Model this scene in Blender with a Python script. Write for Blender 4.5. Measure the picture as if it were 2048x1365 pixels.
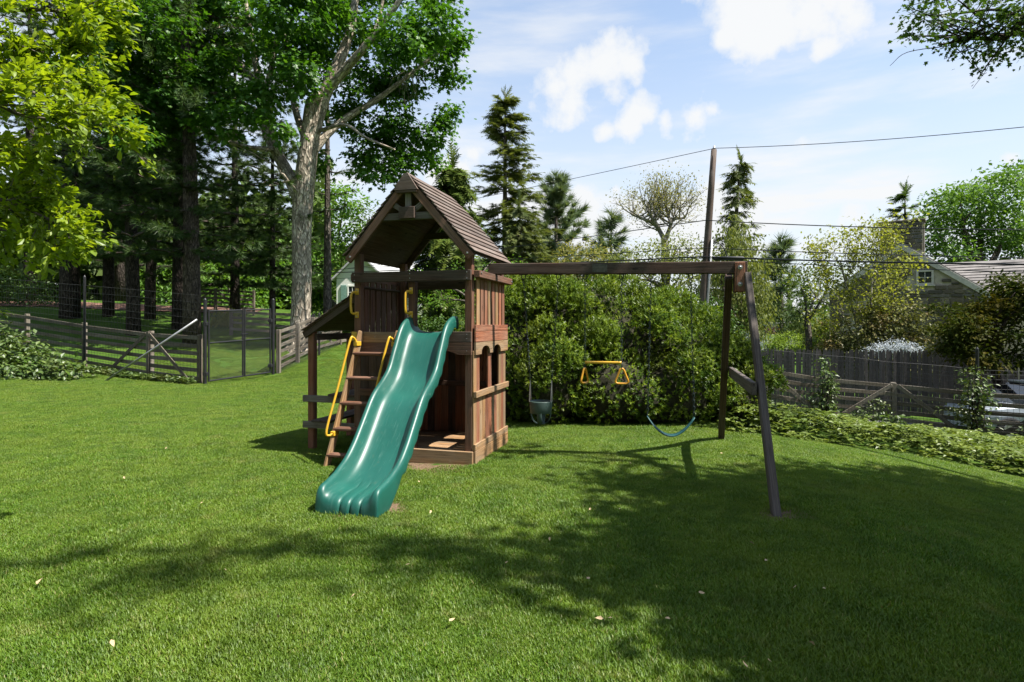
import bpy, bmesh, math, random
import numpy as np
from mathutils import Vector, Matrix

for o in list(bpy.data.objects):
    bpy.data.objects.remove(o)
SC = bpy.context.scene
COL = SC.collection
R = math.radians
random.seed(7)
rng = np.random.default_rng(7)

# ------------------------------------------------------------------ camera
F = 1180.0                       # focal length in photo pixels (2048 wide)
EYE = 1.6
cam_d = bpy.data.cameras.new('camera')
cam_d.sensor_width = 36.0
cam_d.lens = 36.0 * F / 2048
cam_d.shift_y = -0.0159
cam_d.clip_start = 0.05
cam_d.clip_end = 2000
cam = bpy.data.objects.new('camera', cam_d)
COL.objects.link(cam)
cam.location = (0, 0, EYE)
cam.rotation_euler = (R(90), 0, 0)
SC.camera = cam

# ------------------------------------------------------------------ light
SUN_EL = R(59.5)
SUN_H = (0.945, -0.325)
TO_SUN = Vector((math.cos(SUN_EL) * SUN_H[0], math.cos(SUN_EL) * SUN_H[1], math.sin(SUN_EL)))
SHX, SHY = SUN_H[0] / math.tan(SUN_EL), SUN_H[1] / math.tan(SUN_EL)   # offset towards the sun per metre of height
sun_d = bpy.data.lights.new('sun', 'SUN')
sun_d.energy = 5.0
sun_d.angle = R(0.55)
sun_d.color = (1.0, 0.95, 0.87)
sun = bpy.data.objects.new('sun', sun_d)
COL.objects.link(sun)
sun.rotation_euler = TO_SUN.to_track_quat('Z', 'Y').to_euler()
sun.location = (20, -8, 30)


def sky_dir(px, py):
    v = Vector(((px - 1024) / F, 1.0, (650 - py) / F))
    return v.normalized()


world = bpy.data.worlds.new('World')
SC.world = world
world.use_nodes = True
wt = world.node_tree
wt.nodes.clear()


def wn(kind, **kw):
    n = wt.nodes.new(kind)
    for k, v in kw.items():
        setattr(n, k, v)
    return n


def wmath(op, a, b=None, clamp=False):
    n = wn('ShaderNodeMath', operation=op, use_clamp=clamp)
    for i, v in enumerate((a, b)):
        if v is None:
            continue
        if isinstance(v, (int, float)):
            n.inputs[i].default_value = v
        else:
            wt.links.new(v, n.inputs[i])
    return n.outputs[0]


w_out = wn('ShaderNodeOutputWorld')
w_bg = wn('ShaderNodeBackground')
world.cycles.sampling_method = 'MANUAL'
world.cycles.sample_map_resolution = 512
w_bg.inputs[1].default_value = 0.08
w_sky = wn('ShaderNodeTexSky', sky_type='NISHITA')
w_sky.sun_disc = False
w_sky.sun_elevation = SUN_EL
w_sky.sun_rotation = math.atan2(SUN_H[0], SUN_H[1])
w_sky.air_density = 1.0
w_sky.dust_density = 0.6
w_sky.ozone_density = 1.3
w_tc = wn('ShaderNodeTexCoord')
w_n1 = wn('ShaderNodeTexNoise')
w_n1.inputs['Scale'].default_value = 9.0
w_n1.inputs['Detail'].default_value = 9.0
w_n1.inputs['Roughness'].default_value = 0.58
wt.links.new(w_tc.outputs['Generated'], w_n1.inputs['Vector'])
w_map = wn('ShaderNodeMapping')
w_map.inputs['Scale'].default_value = (1.0, 1.6, 6.0)
w_map.inputs['Rotation'].default_value = (0.0, 0.35, 0.3)
wt.links.new(w_tc.outputs['Generated'], w_map.inputs['Vector'])
w_n2 = wn('ShaderNodeTexNoise')
w_n2.inputs['Scale'].default_value = 2.6
w_n2.inputs['Detail'].default_value = 7.0
w_n2.inputs['Roughness'].default_value = 0.55
wt.links.new(w_map.outputs[0], w_n2.inputs['Vector'])
# heaped clouds: (px, py, radius px) -> direction on the sky sphere
CL = [(1110, 175, 62), (1150, 150, 72), (1205, 145, 66), (1262, 122, 50), (1140, 195, 46),
      (1290, 225, 46), (1265, 250, 40), (1330, 245, 34), (1390, 232, 46), (1425, 220, 30), (1210, 262, 22),
      (1480, 20, 70), (1550, 40, 90), (1620, 20, 80), (1660, -20, 90), (1540, 95, 34), (1640, 100, 34), (1450, 75, 26),
      (940, 305, 50), (905, 340, 60), (1180, 400, 70), (1130, 455, 90), (1230, 380, 36),
      (1500, 420, 70), (1600, 425, 90), (1700, 430, 70), (1430, 400, 40), (1590, 292, 30), (2020, 320, 40),
      (725, 400, 70), (400, 480, 120), (2150, 330, 60)]
field = None
for (cx, cy, cr) in CL:
    d = sky_dir(cx, cy)
    n = wn('ShaderNodeVectorMath', operation='DISTANCE')
    wt.links.new(w_tc.outputs['Generated'], n.inputs[0])
    n.inputs[1].default_value = d
    k = F * math.sqrt(1 + ((cx - 1024) / F) ** 2 + ((650 - cy) / F) ** 2)
    v = wmath('SUBTRACT', 1.22, wmath('DIVIDE', n.outputs['Value'], cr * 1.38 / k))
    field = v if field is None else wmath('MAXIMUM', field, v)
field = wmath('MAXIMUM', field, -1.0)
n1c = wmath('MULTIPLY', wmath('SUBTRACT', w_n1.outputs['Fac'], 0.5), 4.4)
heap = wn('ShaderNodeMapRange', interpolation_type='SMOOTHSTEP')
heap.inputs[1].default_value = 0.0
heap.inputs[2].default_value = 1.45
wt.links.new(wmath('ADD', wmath('MULTIPLY', field, 1.25), n1c), heap.inputs[0])
thin = wn('ShaderNodeMapRange', interpolation_type='SMOOTHSTEP')
thin.inputs[1].default_value = 0.42
thin.inputs[2].default_value = 0.80
wt.links.new(w_n2.outputs['Fac'], thin.inputs[0])
w_sep = wn('ShaderNodeSeparateXYZ')
wt.links.new(w_tc.outputs['Generated'], w_sep.inputs[0])
veil = wn('ShaderNodeMapRange', interpolation_type='SMOOTHSTEP')     # bright haze low over the horizon
veil.inputs[1].default_value = 0.55
veil.inputs[2].default_value = -0.02
veil.inputs[3].default_value = 0.26
veil.inputs[4].default_value = 0.90
wt.links.new(w_sep.outputs[2], veil.inputs[0])
base_c = wmath('ADD', wmath('MULTIPLY', thin.outputs[0], 0.55), veil.outputs[0], clamp=True)
cover = wmath('MAXIMUM', heap.outputs[0], base_c, clamp=True)
w_mix = wn('ShaderNodeMix', data_type='RGBA')
wt.links.new(cover, w_mix.inputs[0])
w_gain = wn('ShaderNodeVectorMath', operation='MULTIPLY')
w_gain.inputs[1].default_value = (0.95, 1.20, 1.32)
wt.links.new(w_sky.outputs[0], w_gain.inputs[0])
wt.links.new(w_gain.outputs[0], w_mix.inputs[6])
w_mix.inputs[7].default_value = (5.1, 5.2, 5.3, 1)
wt.links.new(w_mix.outputs[2], w_bg.inputs[0])
wt.links.new(w_bg.outputs[0], w_out.inputs[0])

SC.view_settings.view_transform = 'Standard'
SC.view_settings.look = 'None'
SC.view_settings.exposure = 1.2
SC.view_settings.gamma = 1.0
SC.view_settings.use_curve_mapping = False
SC.cycles.use_denoising = True
SC.cycles.max_bounces = 7
SC.cycles.diffuse_bounces = 3
SC.cycles.glossy_bounces = 3
SC.cycles.transmission_bounces = 4
SC.cycles.transparent_max_bounces = 6
SC.cycles.sample_clamp_indirect = 6.0
SC.cycles.caustics_reflective = False
SC.cycles.caustics_refractive = False


# ------------------------------------------------------------------ helpers: placing
def P(px, py, Y):
    return np.array([(px - 1024) / F * Y, Y, EYE - (py - 650) / F * Y])


def sstep(a, b, x):
    t = np.clip((np.asarray(x, float) - a) / (b - a), 0, 1)
    return t * t * (3 - 2 * t)


def G(x, y):
    x = np.asarray(x, float)
    y = np.asarray(y, float)
    d = np.clip(x - 2.4, 0, None)
    z = -1.1 * (1 - np.exp(-(d / 6.0) ** 1.7))
    z = z - 0.38 * sstep(9, 15, y) * sstep(3.5, 7.0, x)
    left = sstep(0, -6, x)
    z = z + left * 0.13 * np.clip(y - 17, 0, 17) + 0.05 * np.clip(-x - 8, 0, 16) * sstep(9, 18, y)
    z = z + 0.018 * np.sin(x * 1.3 + 0.7) * np.sin(y * 0.9 + 1.1) + 0.008 * np.sin(x * 3.1 + y * 2.3)
    return z


def Gz(x, y):
    return float(G(x, y))


# ------------------------------------------------------------------ helpers: objects
def link(o, parent=None):
    COL.objects.link(o)
    if parent is not None:
        o.parent = parent
    return o


def tag(o, label=None, cat=None, group=None, kind=None):
    if label:
        o['label'] = label
    if cat:
        o['category'] = cat
    if group:
        o['group'] = group
    if kind:
        o['kind'] = kind
    return o


def empty(name, loc=(0, 0, 0), rz=0.0):
    o = bpy.data.objects.new(name, None)
    o.empty_display_size = 0.2
    o.location = loc
    o.rotation_euler = (0, 0, rz)
    return link(o)


def mesh_np(name, V, faces, mat, rnd=None, gc=None, smooth=False):
    """V (n,3); faces: array (m,3) or (m,4) or list of those"""
    me = bpy.data.meshes.new(name)
    V = np.asarray(V, np.float32)
    if not isinstance(faces, list):
        faces = [faces]
    faces = [np.asarray(f, np.int32) for f in faces if len(f)]
    nl = sum(f.size for f in faces)
    nf = sum(len(f) for f in faces)
    me.vertices.add(len(V))
    me.vertices.foreach_set('co', V.ravel())
    me.loops.add(nl)
    me.polygons.add(nf)
    me.loops.foreach_set('vertex_index', np.concatenate([f.ravel() for f in faces]))
    tot = np.concatenate([np.full(len(f), f.shape[1], np.int32) for f in faces])
    st = np.concatenate([[0], np.cumsum(tot)[:-1]]).astype(np.int32)
    me.polygons.foreach_set('loop_start', st)
    me.polygons.foreach_set('loop_total', tot)
    me.polygons.foreach_set('use_smooth', np.full(nf, bool(smooth)))
    if rnd is not None:
        a = me.attributes.new('rnd', 'FLOAT', 'FACE')
        a.data.foreach_set('value', np.asarray(rnd, np.float32))
    if gc is not None:
        a = me.attributes.new('gc', 'FLOAT_VECTOR', 'POINT')
        a.data.foreach_set('vector', np.asarray(gc, np.float32).ravel())
    me.update(calc_edges=True)
    me.validate(verbose=False)
    if mat is not None:
        me.materials.append(mat)
    return me


def mobj(name, me, parent=None):
    return link(bpy.data.objects.new(name, me), parent)


class MB:
    """collects boxes and tubes with grain coordinates into ONE mesh"""
    def __init__(self):
        self.v, self.f4, self.f3, self.g, self.n = [], [], [], [], 0

    def add(self, V, f4=None, f3=None, g=None):
        V = np.asarray(V, float)
        self.v.append(V)
        if f4 is not None and len(f4):
            self.f4.append(np.asarray(f4) + self.n)
        if f3 is not None and len(f3):
            self.f3.append(np.asarray(f3) + self.n)
        if g is None:
            g = V
        self.g.append(np.asarray(g, float) + rng.uniform(-40, 40, 3))
        self.n += len(V)

    def beam(self, p0, p1, w, h, up=(0, 0, 1), ch=0.004, taper=1.0):
        """box from p0 to p1, w across, h along 'up'; chamfered long edges"""
        p0 = np.asarray(p0, float)
        p1 = np.asarray(p1, float)
        a = p1 - p0
        L = np.linalg.norm(a)
        a = a / L
        up = np.asarray(up, float)
        s = np.cross(a, up)
        if np.linalg.norm(s) < 1e-6:
            s = np.cross(a, (0, 1, 0))
        s /= np.linalg.norm(s)
        u = np.cross(s, a)
        c = min(ch, w * 0.3, h * 0.3)
        pr = [(-w/2+c, -h/2), (w/2-c, -h/2), (w/2, -h/2+c), (w/2, h/2-c), (w/2-c, h/2), (-w/2+c, h/2), (-w/2, h/2-c), (-w/2, -h/2+c)]
        rings, gg = [], []
        for (t, q) in ((0.0, 0.8), (c, 1.0), (L - c, 1.0), (L, 0.8)):
            tp = 1 + (taper - 1) * t / L
            for (x, y) in pr:
                x2 = np.sign(x) * max(abs(x) - (c if q < 1 else 0), 0) * tp
                y2 = np.sign(y) * max(abs(y) - (c if q < 1 else 0), 0) * tp
                rings.append(p0 + a * t + s * x2 + u * y2)
                gg.append((t, x, y))
        f4 = []
        for r in range(3):
            for i in range(8):
                j = (i + 1) % 8
                f4.append((r*8+i, r*8+j, r*8+8+j, r*8+8+i))
        f4 += [(3, 2, 1, 0), (7, 4, 3, 0), (7, 6, 5, 4)]
        f4 += [(24, 25, 26, 27), (24, 27, 28, 31), (28, 29, 30, 31)]
        self.add(rings, f4, None, gg)
        return self

    def box(self, lo, hi, ch=0.004):
        lo = np.asarray(lo, float)
        hi = np.asarray(hi, float)
        d = hi - lo
        k = int(np.argmax(d))
        m = (lo + hi) / 2
        p0 = m.copy()
        p1 = m.copy()
        p0[k] = lo[k]
        p1[k] = hi[k]
        if k == 2:
            return self.beam(p0, p1, d[0], d[1], up=(0, 1, 0), ch=ch)
        if k == 0:
            return self.beam(p0, p1, d[1], d[2], up=(0, 0, 1), ch=ch)
        return self.beam(p0, p1, d[0], d[2], up=(0, 0, 1), ch=ch)

    def tube(self, pts, rad, seg=8, cap=True, flat=1.0):
        pts = np.asarray(pts, float)
        n = len(pts)
        rad = np.full(n, rad) if np.isscalar(rad) else np.asarray(rad, float)
        t = np.gradient(pts, axis=0)
        t /= (np.linalg.norm(t, axis=1)[:, None] + 1e-9)
        ref = np.array([0.0, 0, 1]) if abs(t[0][2]) < 0.9 else np.array([1.0, 0, 0])
        s = np.cross(t[0], ref)
        s /= np.linalg.norm(s)
        ang = np.arange(seg) * 2 * math.pi / seg
        V, gg, dist = [], [], 0.0
        for i in range(n):
            s = s - t[i] * np.dot(s, t[i])
            s /= np.linalg.norm(s)
            u = np.cross(s, t[i])
            if i:
                dist += np.linalg.norm(pts[i] - pts[i-1])
            V.append(pts[i] + rad[i] * (np.cos(ang)[:, None] * s + flat * np.sin(ang)[:, None] * u))
            gg.append(np.stack([np.full(seg, dist), rad[i] * np.cos(ang), rad[i] * np.sin(ang)], 1))
        V = np.concatenate(V)
        gg = np.concatenate(gg)
        i = np.arange(seg)
        j = (i + 1) % seg
        f4 = np.concatenate([np.stack([r*seg+i, r*seg+j, (r+1)*seg+j, (r+1)*seg+i], 1) for r in range(n-1)])
        f3 = None
        if cap:
            k = np.arange(1, seg-1)
            f3 = np.concatenate([np.stack([np.zeros_like(k), k+1, k], 1), (n-1)*seg + np.stack([np.zeros_like(k), k, k+1], 1)])
        self.add(V, f4, f3, gg)
        return self

    def build(self, name, mat, parent=None, smooth=False):
        V = np.concatenate(self.v)
        faces = []
        if self.f4:
            faces.append(np.concatenate(self.f4))
        if self.f3:
            faces.append(np.concatenate(self.f3))
        return mobj(name, mesh_np(name, V, faces, mat, gc=np.concatenate(self.g), smooth=smooth), parent)


def board(name, lo, hi, mat, parent, ch=0.004):
    return MB().box(lo, hi, ch).build(name, mat, parent)


def beam(name, p0, p1, w, h, mat, parent, up=(0, 0, 1), ch=0.004, taper=1.0):
    return MB().beam(p0, p1, w, h, up, ch, taper).build(name, mat, parent)


def extrude_poly(name, pts2, axis, c0, c1, mat, parent):
    """polygon in the plane across 'axis' (0=x:(y,z), 1=y:(x,z)) from c0 to c1"""
    bm = bmesh.new()
    def mk(a, b, c):
        return (c, a, b) if axis == 0 else (a, c, b)
    v0 = [bm.verts.new(mk(a, b, c0)) for a, b in pts2]
    v1 = [bm.verts.new(mk(a, b, c1)) for a, b in pts2]
    bm.faces.new(v0)
    bm.faces.new(v1[::-1])
    n = len(pts2)
    for i in range(n):
        bm.faces.new((v0[i], v1[i], v1[(i+1) % n], v0[(i+1) % n]))
    bmesh.ops.recalc_face_normals(bm, faces=bm.faces)
    me = bpy.data.meshes.new(name)
    bm.to_mesh(me)
    bm.free()
    off = rng.uniform(-40, 40, 3)
    a = me.attributes.new('gc', 'FLOAT_VECTOR', 'POINT')
    co = np.array([v.co[:] for v in me.vertices])
    k = 1 if axis == 0 else 0
    g = np.stack([co[:, k], co[:, axis], co[:, 2]], 1) + off
    a.data.foreach_set('vector', g.astype(np.float32).ravel())
    me.materials.append(mat)
    return mobj(name, me, parent)


# ------------------------------------------------------------------ helpers: materials
class NT:
    def __init__(self, name):
        self.m = bpy.data.materials.new(name)
        self.m.use_nodes = True
        self.t = self.m.node_tree
        self.t.nodes.clear()
        self.out = self.t.nodes.new('ShaderNodeOutputMaterial')

    def n(self, kind, ins=None, **kw):
        nd = self.t.nodes.new(kind)
        for k, v in kw.items():
            setattr(nd, k, v)
        for k, v in (ins or {}).items():
            if hasattr(v, 'is_output') or isinstance(v, bpy.types.NodeSocket):
                self.t.links.new(v, nd.inputs[k])
            else:
                nd.inputs[k].default_value = v
        return nd

    def noise(self, vec, scale, detail=4, rough=0.55, dist=0.0):
        nd = self.n('ShaderNodeTexNoise', {'Scale': scale, 'Detail': detail, 'Roughness': rough, 'Distortion': dist})
        if vec is not None:
            self.t.links.new(vec, nd.inputs['Vector'])
        return nd.outputs['Fac']

    def ramp(self, fac, stops):
        nd = self.t.nodes.new('ShaderNodeValToRGB')
        el = nd.color_ramp.elements
        while len(el) < len(stops):
            el.new(0.5)
        for e, (p, c) in zip(el, stops):
            e.position = p
            e.color = (c[0], c[1], c[2], 1) if not isinstance(c, (int, float)) else (c, c, c, 1)
        self.t.links.new(fac, nd.inputs[0])
        return nd.outputs[0]

    def mix(self, fac, a, b, blend='MIX'):
        nd = self.t.nodes.new('ShaderNodeMix')
        nd.data_type = 'RGBA'
        nd.blend_type = blend
        for i, v in ((0, fac), (6, a), (7, b)):
            if isinstance(v, bpy.types.NodeSocket):
                self.t.links.new(v, nd.inputs[i])
            elif isinstance(v, (int, float)):
                nd.inputs[i].default_value = v
            else:
                nd.inputs[i].default_value = (*v, 1)
        return nd.outputs[2]

    def math(self, op, a, b=0.0, clamp=False):
        nd = self.t.nodes.new('ShaderNodeMath')
        nd.operation = op
        nd.use_clamp = clamp
        for i, v in enumerate((a, b)):
            if isinstance(v, bpy.types.NodeSocket):
                self.t.links.new(v, nd.inputs[i])
            else:
                nd.inputs[i].default_value = v
        return nd.outputs[0]

    def mapping(self, vec, scale):
        return self.n('ShaderNodeMapping', {'Vector': vec, 'Scale': scale}).outputs[0]

    def attr(self, name):
        return self.n('ShaderNodeAttribute', attribute_name=name)

    def bump(self, h, strength=0.4, dist=0.01):
        return self.n('ShaderNodeBump', {'Height': h, 'Strength': strength, 'Distance': dist}).outputs[0]

    def principled(self, color, rough=0.7, normal=None, spec=0.3, metal=0.0):
        b = self.n('ShaderNodeBsdfPrincipled')
        for k, v in (('Base Color', color), ('Roughness', rough), ('Metallic', metal), ('Specular IOR Level', spec)):
            if isinstance(v, bpy.types.NodeSocket):
                self.t.links.new(v, b.inputs[k])
            elif isinstance(v, (int, float)):
                b.inputs[k].default_value = v
            else:
                b.inputs[k].default_value = (*v, 1)
        if normal is not None:
            self.t.links.new(normal, b.inputs['Normal'])
        self.t.links.new(b.outputs[0], self.out.inputs[0])
        return self.m

    def done(self, shader):
        self.t.links.new(shader, self.out.inputs[0])
        return self.m


def wood(name, c_dark, c_mid, c_light, grey=(0.20, 0.18, 0.16), grey_amt=0.4, rough=0.75):
    m = NT(name)
    g = m.attr('gc').outputs['Vector']
    grain = m.noise(m.mapping(g, (1.3, 75, 75)), 1.0, 7, 0.65, 0.8)
    fine = m.noise(m.mapping(g, (4, 220, 220)), 1.0, 3, 0.6)
    knot = m.n('ShaderNodeTexVoronoi', {'Vector': m.mapping(g, (2.6, 9, 9)), 'Scale': 1.0}).outputs['Distance']
    tone = m.n('ShaderNodeObjectInfo').outputs['Random']
    blotch = m.noise(m.mapping(g, (1.4, 3.5, 3.5)), 1.0, 4, 0.6)
    lichen = m.noise(m.mapping(g, (9, 14, 14)), 1.0, 5, 0.65)
    c = m.ramp(grain, [(0.30, c_dark), (0.5, c_mid), (0.72, c_light)])
    gm = m.math('MULTIPLY', m.ramp(blotch, [(0.40, 0.0), (0.62, 1.0)]), grey_amt)
    c = m.mix(gm, c, grey)
    c = m.mix(m.ramp(fine, [(0.34, 0.55), (0.5, 0.0)]), c, tuple(x * 0.35 for x in c_dark))
    c = m.mix(m.ramp(lichen, [(0.66, 0.0), (0.74, 0.45)]), c, tuple(min(1, x * 1.5 + 0.04) for x in grey))
    c = m.mix(m.ramp(knot, [(0.06, 0.75), (0.13, 0.0)]), c, tuple(x * 0.5 for x in c_dark))
    tv = m.math('ADD', m.math('MULTIPLY', tone, 0.5), 0.75)
    c = m.mix(1.0, c, m.n('ShaderNodeCombineXYZ', {0: tv, 1: tv, 2: tv}).outputs[0], 'MULTIPLY')
    h = m.math('ADD', grain, m.math('MULTIPLY', fine, 0.6))
    return m.principled(c, rough, m.bump(h, 0.55, 0.006), 0.25)


def plain(name, col, rough=0.5, metal=0.0, spec=0.4, var=0.15, scale=9.0, bump=0.0):
    m = NT(name)
    tc = m.n('ShaderNodeTexCoord').outputs['Object']
    f = m.noise(tc, scale, 5, 0.6)
    c = m.ramp(f, [(0.3, tuple(x * (1 - var) for x in col)), (0.7, tuple(min(1, x * (1 + var)) for x in col))])
    nrm = m.bump(m.noise(tc, scale * 8, 3), bump, 0.004) if bump else None
    return m.principled(c, rough, nrm, spec, metal)


def leaf_mat(name, lo, mid, hi, trans=0.4, gloss=0.03, tr_tint=(1.25, 1.25, 0.5), rough=0.45, patch=None):
    """two-sided leaf: diffuse + translucent + thin gloss, colour varied leaf by leaf"""
    m = NT(name)
    r = m.attr('rnd').outputs['Fac']
    c = m.ramp(r, [(0.0, lo), (0.5, mid), (1.0, hi)])
    geo = m.n('ShaderNodeNewGeometry').outputs['Position']
    big = m.noise(geo, 0.9, 3)
    c = m.mix(m.ramp(big, [(0.35, 0.0), (0.65, 0.35)]), c, hi)
    if patch:
        pn = m.noise(geo, patch[1], 4)
        c = m.mix(m.ramp(pn, [(0.52, 0.0), (0.64, patch[2])]), c, patch[0])
    tc = m.mix(1.0, c, tr_tint, 'MULTIPLY')
    d = m.n('ShaderNodeBsdfDiffuse', {'Color': c}).outputs[0]
    t = m.n('ShaderNodeBsdfTranslucent', {'Color': tc}).outputs[0]
    s = m.n('ShaderNodeMixShader', {0: trans, 1: d, 2: t}).outputs[0]
    g = m.n('ShaderNodeBsdfGlossy', {'Color': (1, 1, 1, 1), 'Roughness': rough}).outputs[0]
    s = m.n('ShaderNodeMixShader', {0: gloss * 0.4, 1: s, 2: g}).outputs[0]
    return m.done(s)


def bark_mat(name, lo, hi, scale=1.0, bump=0.8, furrow=(7, 26, 26), plate=(3.2, 9, 9)):
    m = NT(name)
    g = m.attr('gc').outputs['Vector']
    a = m.noise(m.mapping(g, tuple(x * scale for x in furrow)), 1.0, 7, 0.66, 0.8)
    b = m.noise(m.mapping(g, (0.9, 2.2, 2.2)), 1.0, 4)
    c = m.ramp(a, [(0.34, tuple(x * 0.22 for x in lo)), (0.47, lo), (0.60, hi)])
    pt = m.noise(m.mapping(g, (3.0, 7, 7)), 1.0, 5, 0.6)
    c = m.mix(m.ramp(pt, [(0.44, 0.75), (0.54, 0.0)]), c, tuple(x * 0.55 for x in lo))
    c = m.mix(m.ramp(b, [(0.4, 0.0), (0.7, 0.5)]), c, tuple(x * 0.6 for x in lo))
    vo = m.n('ShaderNodeTexVoronoi', {'Vector': m.mapping(g, tuple(x * scale for x in plate)), 'Scale': 1.0, 'Randomness': 1.0}, feature='DISTANCE_TO_EDGE').outputs['Distance']
    crack = m.math('ADD', vo, m.math('MULTIPLY', m.math('SUBTRACT', a, 0.5), 0.35))
    c = m.mix(m.ramp(crack, [(0.02, 0.8), (0.12, 0.0)]), c, tuple(x * 0.28 for x in lo))
    hh = m.math('ADD', a, m.math('MULTIPLY', m.math('MINIMUM', vo, 0.2), 3.0))
    return m.principled(c, 0.9, m.bump(hh, bump, 0.05), 0.15)


M = {}
M['cedar'] = wood('cedar', (0.045, 0.020, 0.012), (0.15, 0.064, 0.036), (0.26, 0.125, 0.075), (0.16, 0.125, 0.10), 0.45)
M['cedar_red'] = wood('cedar_red', (0.08, 0.028, 0.015), (0.26, 0.092, 0.046), (0.41, 0.185, 0.108), (0.26, 0.19, 0.14), 0.35)
M['cedar_tan'] = wood('cedar_tan', (0.11, 0.055, 0.024), (0.30, 0.165, 0.072), (0.44, 0.275, 0.135), (0.26, 0.215, 0.155), 0.55)
M['cedar_dark'] = wood('cedar_dark', (0.030, 0.017, 0.012), (0.085, 0.047, 0.032), (0.15, 0.092, 0.065), (0.12, 0.105, 0.09), 0.5)
M['shake'] = wood('shake', (0.055, 0.038, 0.030), (0.125, 0.088, 0.070), (0.19, 0.14, 0.115), (0.20, 0.17, 0.15), 0.5)
M['grey_wood'] = wood('grey_wood', (0.055, 0.045, 0.038), (0.15, 0.122, 0.10), (0.28, 0.24, 0.20), (0.25, 0.23, 0.21), 0.5)
M['leg_wood'] = wood('leg_wood', (0.035, 0.027, 0.023), (0.095, 0.074, 0.062), (0.19, 0.155, 0.13), (0.17, 0.15, 0.135), 0.5)
M['fence_wood'] = wood('fence_wood', (0.05, 0.04, 0.03), (0.14, 0.112, 0.085), (0.26, 0.22, 0.17), (0.25, 0.23, 0.19), 0.5)
M['picket'] = wood('picket', (0.035, 0.030, 0.027), (0.085, 0.073, 0.066), (0.14, 0.122, 0.11), (0.13, 0.12, 0.115), 0.5)
M['pole_wood'] = wood('pole_wood', (0.03, 0.02, 0.016), (0.075, 0.05, 0.038), (0.125, 0.09, 0.07), (0.10, 0.088, 0.078), 0.5)
M['yellow'] = plain('yellow_plastic', (0.62, 0.36, 0.028), 0.35, var=0.12, spec=0.5)
M['ring_yellow'] = plain('ring_plastic', (0.55, 0.27, 0.02), 0.35, var=0.15, spec=0.5)
M['steel'] = plain('galvanised_steel', (0.36, 0.36, 0.36), 0.42, 0.8, var=0.2)
M['chain'] = plain('coated_chain', (0.035, 0.05, 0.055), 0.4, 0.4, var=0.3)
M['black_metal'] = plain('black_metal', (0.022, 0.022, 0.024), 0.42, 0.2, var=0.3)
M['wire'] = plain('fence_wire', (0.03, 0.03, 0.03), 0.6, 0.0)
M['cable'] = plain('cable_rubber', (0.012, 0.012, 0.014), 0.6)
M['bucket'] = plain('bucket_rubber', (0.045, 0.075, 0.065), 0.55, var=0.2)
M['belt'] = plain('belt_rubber', (0.012, 0.07, 0.075), 0.5, var=0.2)
M['plaque'] = plain('metal_plaque', (0.10, 0.095, 0.08), 0.6, 0.3, var=0.25, scale=30)
M['rope'] = plain('rope_fibre', (0.25, 0.20, 0.10), 0.9, bump=0.4)
M['paint_white'] = plain('white_paint', (0.72, 0.72, 0.68), 0.6, var=0.05)
M['shutter'] = plain('green_shutter_paint', (0.16, 0.27, 0.23), 0.55)
M['glass'] = plain('window_glass', (0.02, 0.025, 0.03), 0.08, spec=0.7)
M['trim'] = plain('house_trim', (0.42, 0.39, 0.34), 0.6)
M['stone_roof'] = plain('grey_roof', (0.30, 0.29, 0.28), 0.85, var=0.25, scale=4)
M['tyre'] = plain('tyre_rubber', (0.015, 0.015, 0.016), 0.8)
M['dry_leaf'] = plain('dry_leaf', (0.42, 0.31, 0.18), 0.8, var=0.3, scale=60)


def slide_mat():
    m = NT('slide_plastic')
    tc = m.n('ShaderNodeTexCoord').outputs['Object']
    f = m.noise(tc, 3.5, 5, 0.6)
    sc = m.noise(m.mapping(tc, (60, 4, 4)), 1.0, 4, 0.7)
    c = m.ramp(f, [(0.3, (0.006, 0.072, 0.054)), (0.7, (0.010, 0.094, 0.071))])
    c = m.mix(m.ramp(sc, [(0.58, 0.0), (0.76, 0.30)]), c, (0.10, 0.22, 0.18))
    scr = m.noise(m.mapping(tc, (260, 7, 7)), 1.0, 2, 0.5)
    c = m.mix(m.ramp(scr, [(0.68, 0.0), (0.74, 0.35)]), c, (0.16, 0.30, 0.26))
    dirt = m.noise(tc, 14, 6, 0.7)
    c = m.mix(m.ramp(dirt, [(0.60, 0.0), (0.80, 0.35)]), c, (0.10, 0.10, 0.06))
    rgh = m.ramp(sc, [(0.3, 0.36), (0.75, 0.48)])
    return m.principled(c, rgh, m.bump(m.noise(tc, 90, 2), 0.06, 0.002), 0.5)


M['slide'] = slide_mat()

# leaf materials (base colours of the leaves themselves)
M['lf_maple'] = leaf_mat('maple_leaf', (0.026, 0.085, 0.008), (0.050, 0.140, 0.012), (0.090, 0.200, 0.018), 0.42, 0.05)
M['lf_maple_r'] = leaf_mat('spring_maple_leaf', (0.06, 0.13, 0.02), (0.09, 0.18, 0.03), (0.13, 0.23, 0.04), 0.42, 0.04)
M['lf_shade'] = leaf_mat('shade_maple_leaf', (0.03, 0.07, 0.012), (0.05, 0.10, 0.02), (0.08, 0.14, 0.03), 0.3, 0.04)
M['lf_magnolia'] = leaf_mat('magnolia_leaf', (0.112, 0.19, 0.010), (0.175, 0.275, 0.014), (0.265, 0.35, 0.024), 0.55, 0.06, (1.3, 1.2, 0.4))
M['lf_pine'] = leaf_mat('pine_needle', (0.028, 0.060, 0.018), (0.050, 0.092, 0.026), (0.085, 0.135, 0.038), 0.3, 0.04)
M['lf_pine_b'] = leaf_mat('blue_pine_needle', (0.06, 0.10, 0.055), (0.10, 0.15, 0.075), (0.16, 0.20, 0.09), 0.3, 0.04)
M['lf_spruce'] = leaf_mat('spruce_needle', (0.055, 0.085, 0.028), (0.095, 0.125, 0.040), (0.160, 0.178, 0.058), 0.3, 0.03)
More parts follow.
